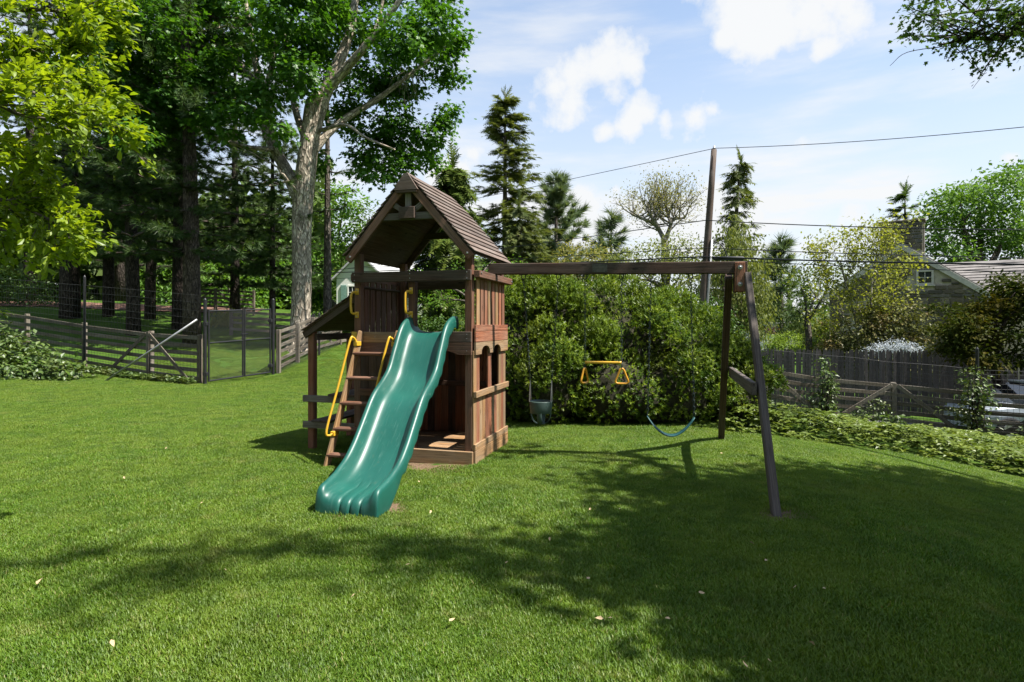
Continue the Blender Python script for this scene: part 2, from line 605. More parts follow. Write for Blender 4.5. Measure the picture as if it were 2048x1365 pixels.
M['lf_weep'] = leaf_mat('weeping_spruce_needle', (0.035, 0.065, 0.014), (0.07, 0.11, 0.02), (0.14, 0.18, 0.03), 0.25, 0.03)
M['lf_yew'] = leaf_mat('yew_needle', (0.022, 0.058, 0.007), (0.068, 0.130, 0.011), (0.195, 0.260, 0.022), 0.35, 0.04, patch=((0.12, 0.09, 0.022), 0.7, 0.25))
M['lf_birch'] = leaf_mat('birch_leaf', (0.16, 0.18, 0.03), (0.22, 0.25, 0.04), (0.30, 0.31, 0.06), 0.45, 0.04)
M['lf_willow'] = leaf_mat('willow_leaf', (0.10, 0.13, 0.035), (0.15, 0.18, 0.05), (0.20, 0.22, 0.07), 0.4, 0.03)
M['lf_bud'] = leaf_mat('budding_leaf', (0.14, 0.15, 0.04), (0.20, 0.20, 0.05), (0.27, 0.24, 0.07), 0.4, 0.03)
M['lf_bright'] = leaf_mat('bright_leaf', (0.06, 0.15, 0.02), (0.10, 0.21, 0.025), (0.15, 0.27, 0.04), 0.45, 0.04)
M['lf_far'] = leaf_mat('far_leaf', (0.05, 0.09, 0.02), (0.08, 0.13, 0.03), (0.12, 0.17, 0.045), 0.35, 0.03)
M['lf_rhodo'] = leaf_mat('rhododendron_leaf', (0.05, 0.065, 0.018), (0.085, 0.10, 0.028), (0.14, 0.13, 0.04), 0.2, 0.03, patch=((0.20, 0.11, 0.05), 1.1, 0.5))
M['lf_red'] = leaf_mat('dark_maple_leaf', (0.016, 0.030, 0.005), (0.030, 0.048, 0.007), (0.055, 0.062, 0.010), 0.25, 0.01, patch=((0.12, 0.060, 0.010), 0.8, 0.3))
M['lf_white'] = leaf_mat('white_blossom', (0.50, 0.53, 0.55), (0.62, 0.65, 0.68), (0.75, 0.77, 0.78), 0.2, 0.02, (1, 1, 1))
M['lf_azalea'] = leaf_mat('azalea_blossom', (0.30, 0.34, 0.36), (0.42, 0.46, 0.50), (0.55, 0.58, 0.60), 0.2, 0.02, (1, 1, 1))
M['lf_hedge'] = leaf_mat('clipped_hedge_leaf', (0.10, 0.17, 0.02), (0.16, 0.24, 0.03), (0.23, 0.31, 0.045), 0.35, 0.03)
M['lf_hedge_d'] = leaf_mat('dark_hedge_leaf', (0.03, 0.07, 0.014), (0.05, 0.105, 0.02), (0.085, 0.15, 0.028), 0.3, 0.04)
M['lf_ivy'] = leaf_mat('ivy_leaf', (0.035, 0.075, 0.016), (0.06, 0.11, 0.022), (0.12, 0.17, 0.035), 0.25, 0.10, patch=((0.12, 0.06, 0.03), 1.4, 0.25))
M['lf_bed'] = leaf_mat('pachysandra_leaf', (0.055, 0.095, 0.016), (0.105, 0.155, 0.024), (0.19, 0.235, 0.038), 0.3, 0.06)
M['lf_purple'] = leaf_mat('purple_leaf', (0.05, 0.018, 0.02), (0.09, 0.03, 0.03), (0.12, 0.05, 0.04), 0.3, 0.03)
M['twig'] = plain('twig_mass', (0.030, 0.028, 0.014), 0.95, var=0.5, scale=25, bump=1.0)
M['bark_maple'] = bark_mat('maple_bark', (0.39, 0.325, 0.25), (0.72, 0.64, 0.52), furrow=(5, 16, 16))
M['bark_dark'] = bark_mat('dark_bark', (0.055, 0.044, 0.036), (0.12, 0.095, 0.08))
M['bark_grey'] = bark_mat('grey_bark', (0.14, 0.12, 0.10), (0.26, 0.225, 0.19))
M['bark_brown'] = bark_mat('brown_bark', (0.10, 0.078, 0.062), (0.20, 0.16, 0.13))
M['bark_pale'] = bark_mat('pale_bark', (0.30, 0.28, 0.22), (0.48, 0.45, 0.37), furrow=(20, 12, 12))

# ------------------------------------------------------------------ ground
def ground_mat():
    m = NT('lawn_ground')
    pos = m.n('ShaderNodeNewGeometry').outputs['Position']
    a = m.noise(pos, 1.3, 5, 0.6)
    b = m.noise(pos, 38.0, 4, 0.7)
    c = m.ramp(a, [(0.3, (0.036, 0.080, 0.010)), (0.5, (0.056, 0.112, 0.013)), (0.72, (0.095, 0.140, 0.020))])
    c = m.mix(m.ramp(b, [(0.35, 0.55), (0.55, 0.0)]), c, (0.018, 0.036, 0.008))
    # bare soil: round the slide's foot, before the tower, at the swing leg
    soil = None
    for (x, y, r) in SOIL:
        v = m.n('ShaderNodeVectorMath', {0: pos, 1: (x, y, Gz(x, y))}, operation='DISTANCE').outputs['Value']
        k = m.math('SUBTRACT', 1.0, m.math('DIVIDE', v, r))
        soil = k if soil is None else m.math('MAXIMUM', soil, k)
    soil = m.math('ADD', soil, m.math('MULTIPLY', m.math('SUBTRACT', m.noise(pos, 7, 4), 0.5), 1.6))
    c = m.mix(m.ramp(soil, [(0.05, 0.0), (0.35, 1.0)]), c, m.ramp(b, [(0.3, (0.085, 0.055, 0.032)), (0.7, (0.22, 0.155, 0.10))]))
    return m.principled(c, 0.95, m.bump(b, 0.7, 0.03), 0.1)


SOIL = [(-1.30, 4.82, 0.24), (-1.0, 5.05, 0.28), (-0.75, 6.55, 0.34), (-1.1, 6.65, 0.34), (2.25, 4.95, 0.24), (2.42, 5.0, 0.2),
        (-2.05, 6.75, 0.25), (-0.2, 8.0, 0.25), (-1.6, 6.75, 0.3), (3.0, 8.45, 0.15)]
M['ground'] = ground_mat()


def axis_samples(lims):
    out = []
    for (a, b, s) in lims:
        out.append(np.arange(a, b - 1e-6, s))
    return np.concatenate(out + [[lims[-1][1]]])


gx = axis_samples([(-600, -100, 100), (-100, -30, 5), (-30, -12, 1.0), (-12, 14, 0.25), (14, 34, 1.0), (34, 100, 6), (100, 600, 100)])
gy = axis_samples([(-300, -30, 45), (-30, 0, 3), (0, 17, 0.25), (17, 36, 1.0), (36, 100, 8), (100, 900, 100)])
XX, YY = np.meshgrid(gx, gy)
VV = np.stack([XX.ravel(), YY.ravel(), G(XX, YY).ravel()], 1)
nx, ny = len(gx), len(gy)
ii, jj = np.meshgrid(np.arange(nx - 1), np.arange(ny - 1))
a0 = (jj * nx + ii).ravel()
FQ = np.stack([a0, a0 + 1, a0 + nx + 1, a0 + nx], 1)
ground = mobj('ground', mesh_np('ground', VV, FQ, M['ground'], smooth=True))
tag(ground, kind='structure')


def drape(name, poly_fn, mat, lift, kind='structure'):
    """a sheet over the ground: poly_fn(s,t) -> (x,y), s,t in 0..1"""
    n1, n2 = 60, 8
    V = []
    for j in range(n2 + 1):
        for i in range(n1 + 1):
            x, y = poly_fn(i / n1, j / n2)
            V.append((x, y, Gz(x, y) + lift))
    q = [(j*(n1+1)+i, j*(n1+1)+i+1, (j+1)*(n1+1)+i+1, (j+1)*(n1+1)+i) for j in range(n2) for i in range(n1)]
    o = mobj(name, mesh_np(name, V, np.array(q), mat, smooth=True))
    tag(o, kind=kind)
    return o


M['asphalt'] = plain('worn_asphalt', (0.17, 0.165, 0.16), 0.9, var=0.25, scale=3, bump=0.3)
M['mulch'] = plain('brown_mulch', (0.16, 0.085, 0.06), 0.95, var=0.4, scale=12, bump=0.5)
drape('driveway', lambda s, t: (4.5 + 22 * s, 16.3 + 2.4 * t - 2.2 * s), M['asphalt'], 0.03)
drape('mulch_bed', lambda s, t: (-34 + 20 * s, 31.2 + 2.5 * t - 1.0 * math.sin(s * 3.1)), M['mulch'], 0.04)


# ------------------------------------------------------------------ scatter: leaves, needles, sprays
def tpl(name):
    if name == 'leaf':      # folded diamond, along +x, normal +z
        V = [(0, 0, 0), (0.5, 0.30, 0.06), (1, 0, -0.06), (0.5, -0.30, 0.06)]
        return np.array(V), np.array([(0, 2, 1), (0, 3, 2)])
    if name == 'broad':     # obovate, two halves folded on the midrib
        V = [(0, 0, 0), (0.35, 0.17, 0.05), (0.72, 0.23, 0.04), (1.0, 0, -0.10), (0.72, -0.23, 0.04), (0.35, -0.17, 0.05), (0.5, 0, 0.0)]
        return np.array(V), np.array([(0, 6, 1), (6, 2, 1), (6, 3, 2), (0, 5, 6), (5, 4, 6), (6, 4, 3)])
    if name == 'lobed':     # five-lobed maple leaf
        V = [(0.0, 0, 0), (0.10, 0.42, 0.03), (0.34, 0.24, 0.0), (0.62, 0.46, 0.02), (0.62, 0.16, 0.0), (1.0, 0, -0.08),
             (0.62, -0.16, 0.0), (0.62, -0.46, 0.02), (0.34, -0.24, 0.0), (0.10, -0.42, 0.03)]
        T = [(0, 2, 1), (0, 4, 2), (2, 4, 3), (0, 5, 4), (0, 6, 5), (0, 8, 6), (8, 7, 6), (0, 9, 8)]
        return np.array(V), np.array(T)
    if name == 'tuft':      # needles fanned round a shoot along +x
        V, T = [], []
        r = np.random.default_rng(3)
        for k in range(11):
            a = k * 2.4
            sp = r.uniform(0.25, 0.7)
            t = np.array([r.uniform(0.75, 1.05), sp * math.cos(a), sp * math.sin(a)])
            s = np.array([0.0, -math.sin(a), math.cos(a)]) * 0.040
            b = np.array([r.uniform(0, 0.3), 0, 0])
            i = len(V)
            V += [b - s, b + s, t]
            T.append((i, i+1, i+2))
        return np.array(V), np.array(T)
    if name == 'yew':       # short shoot with wide soft needles
        V, T = [], []
        r = np.random.default_rng(5)
        for k in range(8):
            a = k * 2.4
            sp = r.uniform(0.3, 0.55)
            x0 = r.uniform(0.0, 0.55)
            t = np.array([x0 + r.uniform(0.3, 0.45), sp * math.cos(a), sp * math.sin(a)])
            s = np.array([0.5, -math.sin(a), math.cos(a)]) * 0.11
            b = np.array([x0, 0, 0])
            i = len(V)
            V += [b - s, b + s, t]
            T.append((i, i+1, i+2))
        return np.array(V), np.array(T)
    if name == 'spray':     # flat conifer branchlet: comb of needles both sides
        V, T = [], []
        r = np.random.default_rng(4)
        for k in range(7):
            x = k / 7.0
            L = 0.36 * (1 - 0.5 * x)
            for sgn in (-1, 1):
                i = len(V)
                dz = r.uniform(-0.12, 0.08)
                V += [(x, 0, 0), (x + 0.15, 0, 0), (x + 0.22 + r.uniform(0, 0.1), sgn * L * r.uniform(0.7, 1.1), dz)]
                T.append((i, i+1, i+2))
        return np.array(V), np.array(T)
    if name == 'clump':     # far foliage: a handful of leaves as one piece
        V, T = [], []
        r = np.random.default_rng(8)
        for k in range(5):
            c = r.normal(0, 0.32, 3)
            a = r.normal(0, 1, 3)
            b = r.normal(0, 1, 3)
            a /= np.linalg.norm(a)
            b -= a * np.dot(a, b)
            b /= np.linalg.norm(b)
            i = len(V)
            V += [c - 0.28 * a, c + 0.15 * b, c + 0.28 * a, c - 0.15 * b]
            T += [(i, i+1, i+2), (i, i+2, i+3)]
        return np.array(V), np.array(T)


def unit(v):
    v = np.asarray(v, float)
    return v / (np.linalg.norm(v, axis=-1, keepdims=True) + 1e-9)


def scatter(name, kind, pos, along, nrm, size, mat, parent=None, rnd=None, width=1.0):
    TV, TF = tpl(kind)
    pos = np.asarray(pos, float)
    n = len(pos)
    a = unit(along)
    nr = np.asarray(nrm, float)
    b = unit(np.cross(nr, a))
    c = np.cross(a, b)
    size = np.broadcast_to(np.asarray(size, float), (n,))
    V = (TV[None, :, 0, None] * a[:, None, :] + width * TV[None, :, 1, None] * b[:, None, :] + TV[None, :, 2, None] * c[:, None, :]) * size[:, None, None] + pos[:, None, :]
    Fx = TF[None] + (np.arange(n) * len(TV))[:, None, None]
    if rnd is None:
        rnd = rng.random(n)
    rr = np.repeat(rnd, len(TF))
    return mobj(name, mesh_np(name, V.reshape(-1, 3), Fx.reshape(-1, 3), mat, rnd=rr), parent)


def rdir(n):
    return unit(rng.normal(0, 1, (n, 3)))


def blob_sprays(blobs, per_m2, leaves, spread, flat=0.45, shell=0.35, clump=0.0):
    """sprays of leaves through ellipsoid blobs (c, r): denser towards the skin"""
    ps, outs = [], []
    for (c, r) in blobs:
        c = np.asarray(c, float)
        r = np.asarray(r, float) * np.ones(3)
        area = 4 * math.pi * ((r[0]*r[1])**1.6/3 + (r[0]*r[2])**1.6/3 + (r[1]*r[2])**1.6/3) ** (1/1.6)
        k = max(4, int(area * per_m2))
        d = rdir(k)
        if clump:
            kc = max(3, int(area * clump))
            d = unit(rdir(kc)[rng.integers(0, kc, k)] + rng.normal(0, 0.42 / math.sqrt(max(1.0, kc / 9.0)), (k, 3)))
        rad = shell + (1 - shell) * rng.random(k) ** 0.45
        wob = 1 + 0.16 * np.sin(d[:, 0] * 5 + c[0]) * np.sin(d[:, 1] * 4 + c[1] * 2) + 0.10 * np.sin(d[:, 2] * 7 + c[2])
        q = c + d * r * (rad * wob)[:, None]
        cnt = rng.integers(int(leaves * 0.5), int(leaves * 1.5) + 1, k)
        idx = np.repeat(np.arange(k), cnt)
        off = rng.normal(0, 1, (len(idx), 3)) * np.array([spread, spread, spread * flat])
        ps.append(q[idx] + off)
        outs.append(unit(d[idx] + 0.6 * off / spread))
    return np.concatenate(ps), np.concatenate(outs)


def broad_crown(name, parent, blobs, mat, leaf=0.14, per_m2=2.4, leaves=14, spread=0.35, kind='leaf', droop=0.35, flat=0.45, shell=0.35, up=1.1, clump=0.0):
    p, o = blob_sprays(blobs, per_m2, leaves, spread, flat, shell, clump)
    n = len(p)
    al = o * np.array([1, 1, 0.3]) + rng.normal(0, 0.55, (n, 3)) + np.array([0, 0, -droop])
    nr = np.array([0, 0, up]) + 0.55 * o + rng.normal(0, 0.45, (n, 3))
    return scatter(name, kind, p, al, nr, leaf * rng.uniform(0.65, 1.25, n), mat, parent)


def catmull(pts, k=6):
    pts = np.asarray(pts, float)
    P0 = np.vstack([2*pts[0]-pts[1], pts, 2*pts[-1]-pts[-2]])
    out = []
    for i in range(1, len(P0) - 2):
        for t in np.arange(k) / k:
            a, b, c, d = P0[i-1], P0[i], P0[i+1], P0[i+2]
            out.append(0.5 * (2*b + (c-a)*t + (2*a-5*b+4*c-d)*t*t + (3*b-a-3*c+d)*t**3))
    out.append(P0[-2])
    return np.array(out)


def limb(mb, pts, r0, r1, seg=8, k=5, wob=0.0):
    q = catmull(pts, k)
    if wob:
        q[1:] += rng.normal(0, wob, q[1:].shape)
    t = np.linspace(0, 1, len(q))
    mb.tube(q, r0 + (r1 - r0) * t ** 0.85, seg)
    return q


def grow(mb, start, direc, length, rad, depth, tips, spread=0.6, seg=5, upw=0.15):
    """recursive branching, collects tips"""
    d = unit(direc)
    pts = [np.asarray(start, float)]
    n = 4
    for i in range(n):
        d = unit(d + rng.normal(0, 0.14, 3) + np.array([0, 0, upw * 0.3]))
        pts.append(pts[-1] + d * length / n)
    mb.tube(np.array(pts), np.linspace(rad, rad * 0.55, n + 1), seg, cap=False)
    tips.append(pts[-1])
    if depth <= 0:
        tips.append(pts[2])
        return
    for k in range(rng.integers(2, 4)):
        nd = unit(d + rng.normal(0, spread, 3) + np.array([0, 0, upw]))
        j = rng.integers(2, n + 1)
        grow(mb, pts[j], nd, length * rng.uniform(0.6, 0.82), rad * 0.55, depth - 1, tips, spread, max(3, seg - 1), upw)


def conifer(name, label, base, height, rad_fn, mat, bark, z0=0.15, n_whorl=26, per=5, droop=0.35, kind='spray', size=0.55, step=0.30,
            trunk_r=0.25, hang=0.0, up_tip=0.0, lean=(0, 0), group=None, cat='tree', gap=0.12, dens=2):
    """trunk with whorls of boughs carrying needle sprays"""
    e = empty(name, base)
    tag(e, label, cat, group)
    mb = MB()
    H = height
    tp = np.array([[lean[0] * t * t, lean[1] * t * t, H * t] for t in np.linspace(0, 1, 10)])
    mb.tube(tp, trunk_r * (1 - np.linspace(0, 1, 10)) ** 0.8 + 0.012, 8)
    ps, al, nr = [], [], []
    for w in range(n_whorl):
        t = z0 + (1 - z0) * (w + rng.uniform(-0.3, 0.3)) / n_whorl
        t = min(max(t, z0), 0.995)
        for k in range(per):
            if rng.random() < gap:
                continue
            az = rng.uniform(0, 2 * math.pi)
            L = rad_fn(t) * rng.uniform(0.45, 1.22)
            s = np.array([lean[0] * t * t, lean[1] * t * t, H * t])
            m = max(3, int(L / step))
            u = np.linspace(0, 1, m + 1)
            h = np.array([math.cos(az), math.sin(az), 0])
            zz = -droop * L * u + up_tip * L * u ** 2.2
            bp = s + h * (L * u)[:, None] + np.stack([0*u, 0*u, zz], 1) + rng.normal(0, 0.02 * L, (m + 1, 3))
            mb.tube(bp, np.linspace(max(0.010, 0.018 * L), 0.006, m + 1), 4, cap=False)
            side = np.array([-h[1], h[0], 0])
            for i in range(1, m + 1):
                for q in range(dens):
                    sg = rng.choice((-1, 1))
                    d = h * rng.uniform(0.3, 1.0) + side * sg * rng.uniform(0.1, 1.0) * (1.15 - u[i]) + np.array([0, 0, -hang * rng.uniform(0.4, 1.2) + up_tip * 0.6 * u[i] + rng.normal(0, 0.12)])
                    ps.append(bp[i] + rng.normal(0, 0.03, 3))
                    al.append(d)
                    nr.append(np.array([0, 0, 1.0]) + rng.normal(0, 0.35, 3) + (0.8 * h if hang > 0.5 else 0))
            ps.append(bp[-1]); al.append(h + np.array([0, 0, -droop * 0.5 - hang * 0.4 + up_tip])); nr.append(np.array([0, 0, 1.0]))
    # leader
    for i in range(6):
        ps.append(tp[-1] - np.array([0, 0, 0.12 * i])); al.append(np.array([rng.normal(0, .4), rng.normal(0, .4), 0.8])); nr.append(rdir(1)[0])
    mb.build('trunk', bark, e, smooth=True)
    n = len(ps)
    scatter('crown', kind, np.array(ps), np.array(al), np.array(nr), size * rng.uniform(0.7, 1.3, n), mat, e)
    return e


def shrub(name, label, base, blobs, mat, leaf=0.1, per_m2=10, leaves=8, spread=0.16, kind='leaf', cat='shrub', group=None, stems=5, bark='bark_dark', **kw):
    """blobs relative to base"""
    e = empty(name, base)
    tag(e, label, cat, group)
    broad_crown('foliage', e, blobs, mat, leaf, per_m2, leaves, spread, kind, **kw)
    mb = MB()
    for i in range(stems):
        c, r = blobs[i % len(blobs)]
        c = np.asarray(c, float)
        end = c + rdir(1)[0] * np.asarray(r) * 0.5
        st = np.array([c[0] * 0.6 + rng.normal(0, .1), c[1] * 0.6 + rng.normal(0, .1), 0.0])
        limb(mb, [st, (st + end) / 2 + rng.normal(0, 0.05, 3), end], 0.03, 0.008, 5)
    mb.build('stem', M[bark], e, smooth=True)
    return e
# ------------------------------------------------------------------ the playset
W, D = 1.513, 1.30
TH = R(15.6)
PO = np.array([-1.914, 7.147])
UX = np.array([math.cos(TH), -math.sin(TH)])
VX = np.array([math.sin(TH), math.cos(TH)])


def loc(p):
    d = np.asarray(p[:2], float) - PO
    return np.array([d @ UX, d @ VX, p[2]])


play = empty('playset', (PO[0], PO[1], 0), -TH)
tag(play, 'weathered cedar playset with roofed fort, green slide, ladder and swing beam on the lawn', 'playset')
xc = W / 2
C, CR, CT, CD, SH = M['cedar'], M['cedar_red'], M['cedar_tan'], M['cedar_dark'], M['shake']
pw = 0.089
for (x, y) in ((0, 0), (W - pw, 0), (0, D - pw), (W - pw, D - pw)):
    board('post', (x, y, -0.05), (x + pw, y + pw, 2.46), C, play, 0.008)
board('post', (xc - pw / 2, 0.002, -0.05), (xc + pw / 2, pw, 2.105), C, play, 0.008)
# front and back top rails
board('front_rail', (-0.012, -0.040, 2.108), (W - 0.002, -0.002, 2.228), CD, play)
board('back_rail', (pw + 0.002, D - 0.04, 2.09), (W - pw - 0.002, D - 0.004, 2.21), CD, play)


def bolt(parent, p, axis, r=0.012, h=0.008, mat=None):
    p = np.asarray(p, float)
    a = np.asarray(axis, float)
    mb = MB()
    mb.tube([p, p + a * h, p + a * h * 1.3], [r, r, r * 0.5], 8)
    return mb.build('bolt', mat or M['steel'], parent)


for (x, z) in ((0.03, 2.13), (0.03, 2.20), (xc, 2.145), (xc, 2.195), (W - 0.05, 2.13), (W - 0.05, 2.20)):
    bolt(play, (x, -0.040, z), (0, -1, 0), 0.006, 0.005)

# railings left and right
ys = [0.115 + 0.1475 * i for i in range(8)]
rr = board('side_rail', (W + 0.022, 0.0, 2.140), (W + 0.096, 1.37, 2.222), C, play, 0.006)
for y in ys:
    board('slat', (W + 0.001, y, 1.46), (W + 0.020, y + 0.100, 2.15 + rng.uniform(-.004, .004)), CR if rng.random() < 0.7 else CT, rr, 0.003)
bolt(play, (W + 0.096, 0.045, 2.195), (1, 0, 0), 0.012)
bolt(play, (W + 0.096, 1.33, 2.18), (1, 0, 0), 0.012)
rl = board('side_rail', (-0.096, 0.08, 2.140), (-0.022, 1.37, 2.222), C, play, 0.006)
for y in ys:
    board('slat', (-0.020, y, 1.46), (-0.001, y + 0.115, 2.15), C, rl, 0.003)

# right side wall: boards with two arches, planks, sill, skirting
xo = W + 0.021
wall = board('side_wall', (W + 0.020, -0.004, 0.763), (W + 0.058, D + 0.03, 0.834), CT, play)       # sill rail is the wall's body
board('side_board', (xo, 0.012, 1.523), (xo + 0.024, D + 0.025, 1.598), CR, wall)
board('side_board', (xo, 0.010, 1.399), (xo + 0.024, D + 0.025, 1.520), CR, wall)
pts = [(0.010, 1.396), (0.010, 1.257)]
for (c, r) in ((0.377, 0.165), (0.839, 0.155)):
    for k in range(13):
        a = math.pi - math.pi * k / 12
        pts.append((c + r * math.cos(a), 1.257 + 0.095 * math.sin(a) ** 0.75))
pts += [(D + 0.025, 1.257), (D + 0.025, 1.396)]
extrude_poly('arched_board', pts, 0, xo, xo + 0.024, CT, wall)
bnds = [0.0, 0.105, 0.212, 0.32, 0.43, 0.541, 0.685, 0.79, 0.89, 0.993, 1.10, 1.2, 1.30]
for a, b in zip(bnds[:-1], bnds[1:]):
    mid = (a + b) / 2
    win = 0.212 < mid < 0.541 or 0.685 < mid < 0.993
    board('plank', (W + 0.001, a + 0.002, 0.16), (W + 0.019, b - 0.002, 0.80 if win else 1.30), random.choice((CR, CT, CT)), wall, 0.002)
board('skirting_board', (W + 0.020, -0.006, 0.157), (W + 0.046, D + 0.03, 0.232), CT, wall)
board('skirting_board', (W + 0.020, -0.006, -0.01), (W + 0.046, D + 0.03, 0.154), CT, wall)
for (y, z) in ((0.04, 1.555), (0.04, 1.44), (0.04, 1.49), (1.28, 1.555), (1.28, 1.46), (0.04, 1.33), (0.04, 0.8), (1.28, 0.8), (0.05, 0.2), (1.26, 0.2)):
    bolt(wall, (xo + (0.037 if z == 0.8 else 0.024), y, z), (1, 0, 0), 0.006, 0.004)

# front: fascia, curved header, skirting, planked left half
front = board('front_wall', (0.09, -0.036, 0.752), (0.715, -0.001, 0.834), C, play)
for k in range(6):
    board('plank', (0.091 + k * 0.104, 0.000, 0.03), (0.192 + k * 0.104, 0.018, 1.30), CD, front, 0.002)
board('fascia_board', (0.0, -0.030, 1.386), (0.72, -0.001, 1.515), CT, play)
board('fascia_board', (0.0, -0.030, 1.275), (0.72, -0.001, 1.382), C, play)
board('fascia_board', (0.79, -0.030, 1.399), (W, -0.001, 1.520), CD, play)
hp = [(0.79, 1.396), (0.79, 1.335)] + [(0.95 + 0.40 * t, 1.335 - 0.078 * t ** 2.2) for t in np.linspace(0, 1, 8)] + [(W, 1.257), (W, 1.396)]
extrude_poly('curved_header', hp, 1, -0.030, -0.001, C, play)
board('skirting_board', (0.70, -0.042, -0.01), (W + 0.018, -0.002, 0.152), CT, play)
for (x, z) in ((0.05, 1.45), (0.30, 1.455), (0.05, 1.32), (1.46, 1.44), (1.46, 1.49), (1.46, 1.30)):
    bolt(play, (x, -0.030, z), (0, -1, 0), 0.005, 0.004)

# back and left walls, floors
back = board('back_wall', (pw, D - 0.06, 0.76), (W - pw, D - 0.02, 0.83), CD, play)
for k in range(13):
    board('plank', (0.09 + k * 0.1035, D - 0.018, 0.1), (0.19 + k * 0.1035, D, 1.36), CR if k % 3 else CD, back, 0.002)
lw = board('left_wall', (0.02, pw, 0.76), (0.05, D - pw, 0.83), CD, play)
for k in range(11):
    board('plank', (0.000, 0.09 + k * 0.1025, 0.1), (0.018, 0.19 + k * 0.1025, 1.36), CD, lw, 0.002)
for k in range(9):
    board('deck_plank', (0.02, 0.095 + k * 0.124, 1.365), (W - 0.02, 0.215 + k * 0.124, 1.395), CD, play, 0.003)
for k in range(10):
    board('floor_plank', (0.02, 0.005 + k * 0.127, 0.095), (W - 0.01, 0.129 + k * 0.127, 0.125), CT, play, 0.003)

# roof
AP, EV, RUN, y0, y1 = 3.35, 2.42, 0.81, -0.12, 1.41
roof = None
for sgn in (-1, 1):
    sl = np.array([sgn * RUN, 0, EV - AP])
    L = np.linalg.norm(sl)
    d = sl / L
    nrm = np.array([sgn * (AP - EV), 0, RUN]) / L
    pan = beam('roof', (xc + sgn * 0.01 + d[0] * L / 2 - nrm[0] * 0.012, y0 + 0.02, AP - 0.01 + d[2] * L / 2 - nrm[2] * 0.012),
               (xc + sgn * 0.01 + d[0] * L / 2 - nrm[0] * 0.012, y1 - 0.02, AP - 0.01 + d[2] * L / 2 - nrm[2] * 0.012), 0.02, L - 0.01, CD, play, up=d)
    nC = 13
    ex = L / nC
    for k in range(nC):
        a = np.array([xc, 0, AP]) + d * (k * ex - 0.012) + nrm * 0.006
        b = np.array([xc, 0, AP]) + d * ((k + 1) * ex + 0.012) + nrm * 0.026
        m = (a + b) / 2
        dd = unit(b - a)
        jit = rng.uniform(-0.006, 0.006)
        back_in = 0.14 * max(0, 1 - k / 2.2)
        beam('shingle', (m[0], y0 + jit, m[2]), (m[0], y1 + jit - back_in, m[2]), 0.014, np.linalg.norm(b - a), SH, pan, up=dd, ch=0.003)
    for (yy, mat) in ((-0.095, C), (y1 - 0.05, CD)):
        e0 = np.array([xc + sgn * 0.02, yy, AP - 0.075]) - nrm * 0.02
        e1 = np.array([xc + sgn * (RUN - 0.015), yy, EV - 0.045]) - nrm * 0.02
        rf = beam('rafter', e0, e1, 0.038, 0.088, mat, play, up=nrm)
        if yy < 0:
            q = e1 - unit(e1 - e0) * 0.06
            bolt(rf, (q[0], yy - 0.019, q[2]), (0, -1, 0), 0.013)
extrude_poly('gable_hood', [(xc - 0.15, 3.158), (xc + 0.15, 3.158), (xc + 0.028, 3.345), (xc - 0.028, 3.345)], 1, y0 - 0.035, y0 - 0.006, SH, play)
board('hood_lip', (xc - 0.125, y0 - 0.030, 3.125), (xc + 0.125, y0 + 0.03, 3.155), CD, play)
board('collar_beam', (xc - 0.36, -0.090, 2.822), (xc + 0.36, -0.056, 2.905), M['grey_wood'], play)
board('gable_plaque', (xc - 0.098, -0.135, 2.83), (xc + 0.098, -0.093, 2.965), CD, play)
board('king_post', (xc - 0.036, -0.092, 2.90), (xc + 0.036, -0.055, 3.22), M['grey_wood'], play)
for s in (-1, 1):
    beam('gable_brace', (xc + s * 0.07, -0.073, 2.93), (xc + s * 0.22, -0.073, 3.03), 0.034, 0.06, M['grey_wood'], play)
board('collar_beam', (xc - 0.40, y1 - 0.10, 2.80), (xc + 0.40, y1 - 0.07, 2.89), CD, play)

# lean-to with table and bench on the left
for y in (0.30, 1.22):
    board('lean_to_post', (-0.825, y - 0.045, -0.05), (-0.735, y + 0.045, 1.53 if y < 1 else 1.46), CR, play, 0.012)
lr = beam('lean_to_roof', (-0.415, 0.20, 1.795), (-0.415, 1.42, 1.795), 0.02, 1.03, CD, play, up=(0.845, 0, 0.535))
for k in range(9):
    t0 = k / 9
    p = np.array([-0.86 + 0.87 * (t0 + 0.055), 0, 1.530 + 0.545 * (t0 + 0.055)])
    beam('shingle', (p[0], 0.18, p[2]), (p[0], 1.44, p[2]), 0.014, 0.135, CD, lr, up=(0.87, 0, 0.45), ch=0.003)
beam('lean_to_rafter', (-0.86, 0.235, 1.465), (-0.03, 0.235, 1.985), 0.036, 0.088, CD, play)
beam('lean_to_rafter', (-0.86, 1.40, 1.465), (-0.03, 1.40, 1.985), 0.036, 0.088, CD, play)
board('lean_to_header', (-0.733, 0.28, 1.40), (-0.697, 1.26, 1.485), CD, play)
board('lean_to_header', (-0.72, 1.27, 1.40), (-0.02, 1.30, 1.48), CD, play)
for (y, z) in ((0.232, 0.61), (0.232, 0.275), (1.268, 0.61), (1.268, 0.275)):
    board('table_rail', (-0.87, y - 0.018, z), (-0.012, y + 0.018, z + 0.085), M['grey_wood'], play)
for k in range(3):
    board('table_plank', (-0.46 + k * 0.15, 0.15, 0.698), (-0.32 + k * 0.15, 1.36, 0.728), CD, play)
for k in range(2):
    board('bench_plank', (-0.70 + k * 0.14, 0.15, 0.363), (-0.57 + k * 0.14, 1.36, 0.392), CD, play)

# ladder
def lad(z, off=0.0):
    return -0.48 + 0.42 * (z / 1.5) + off


def ladx(z):
    return -0.062 + 0.19 * (z / 1.5)


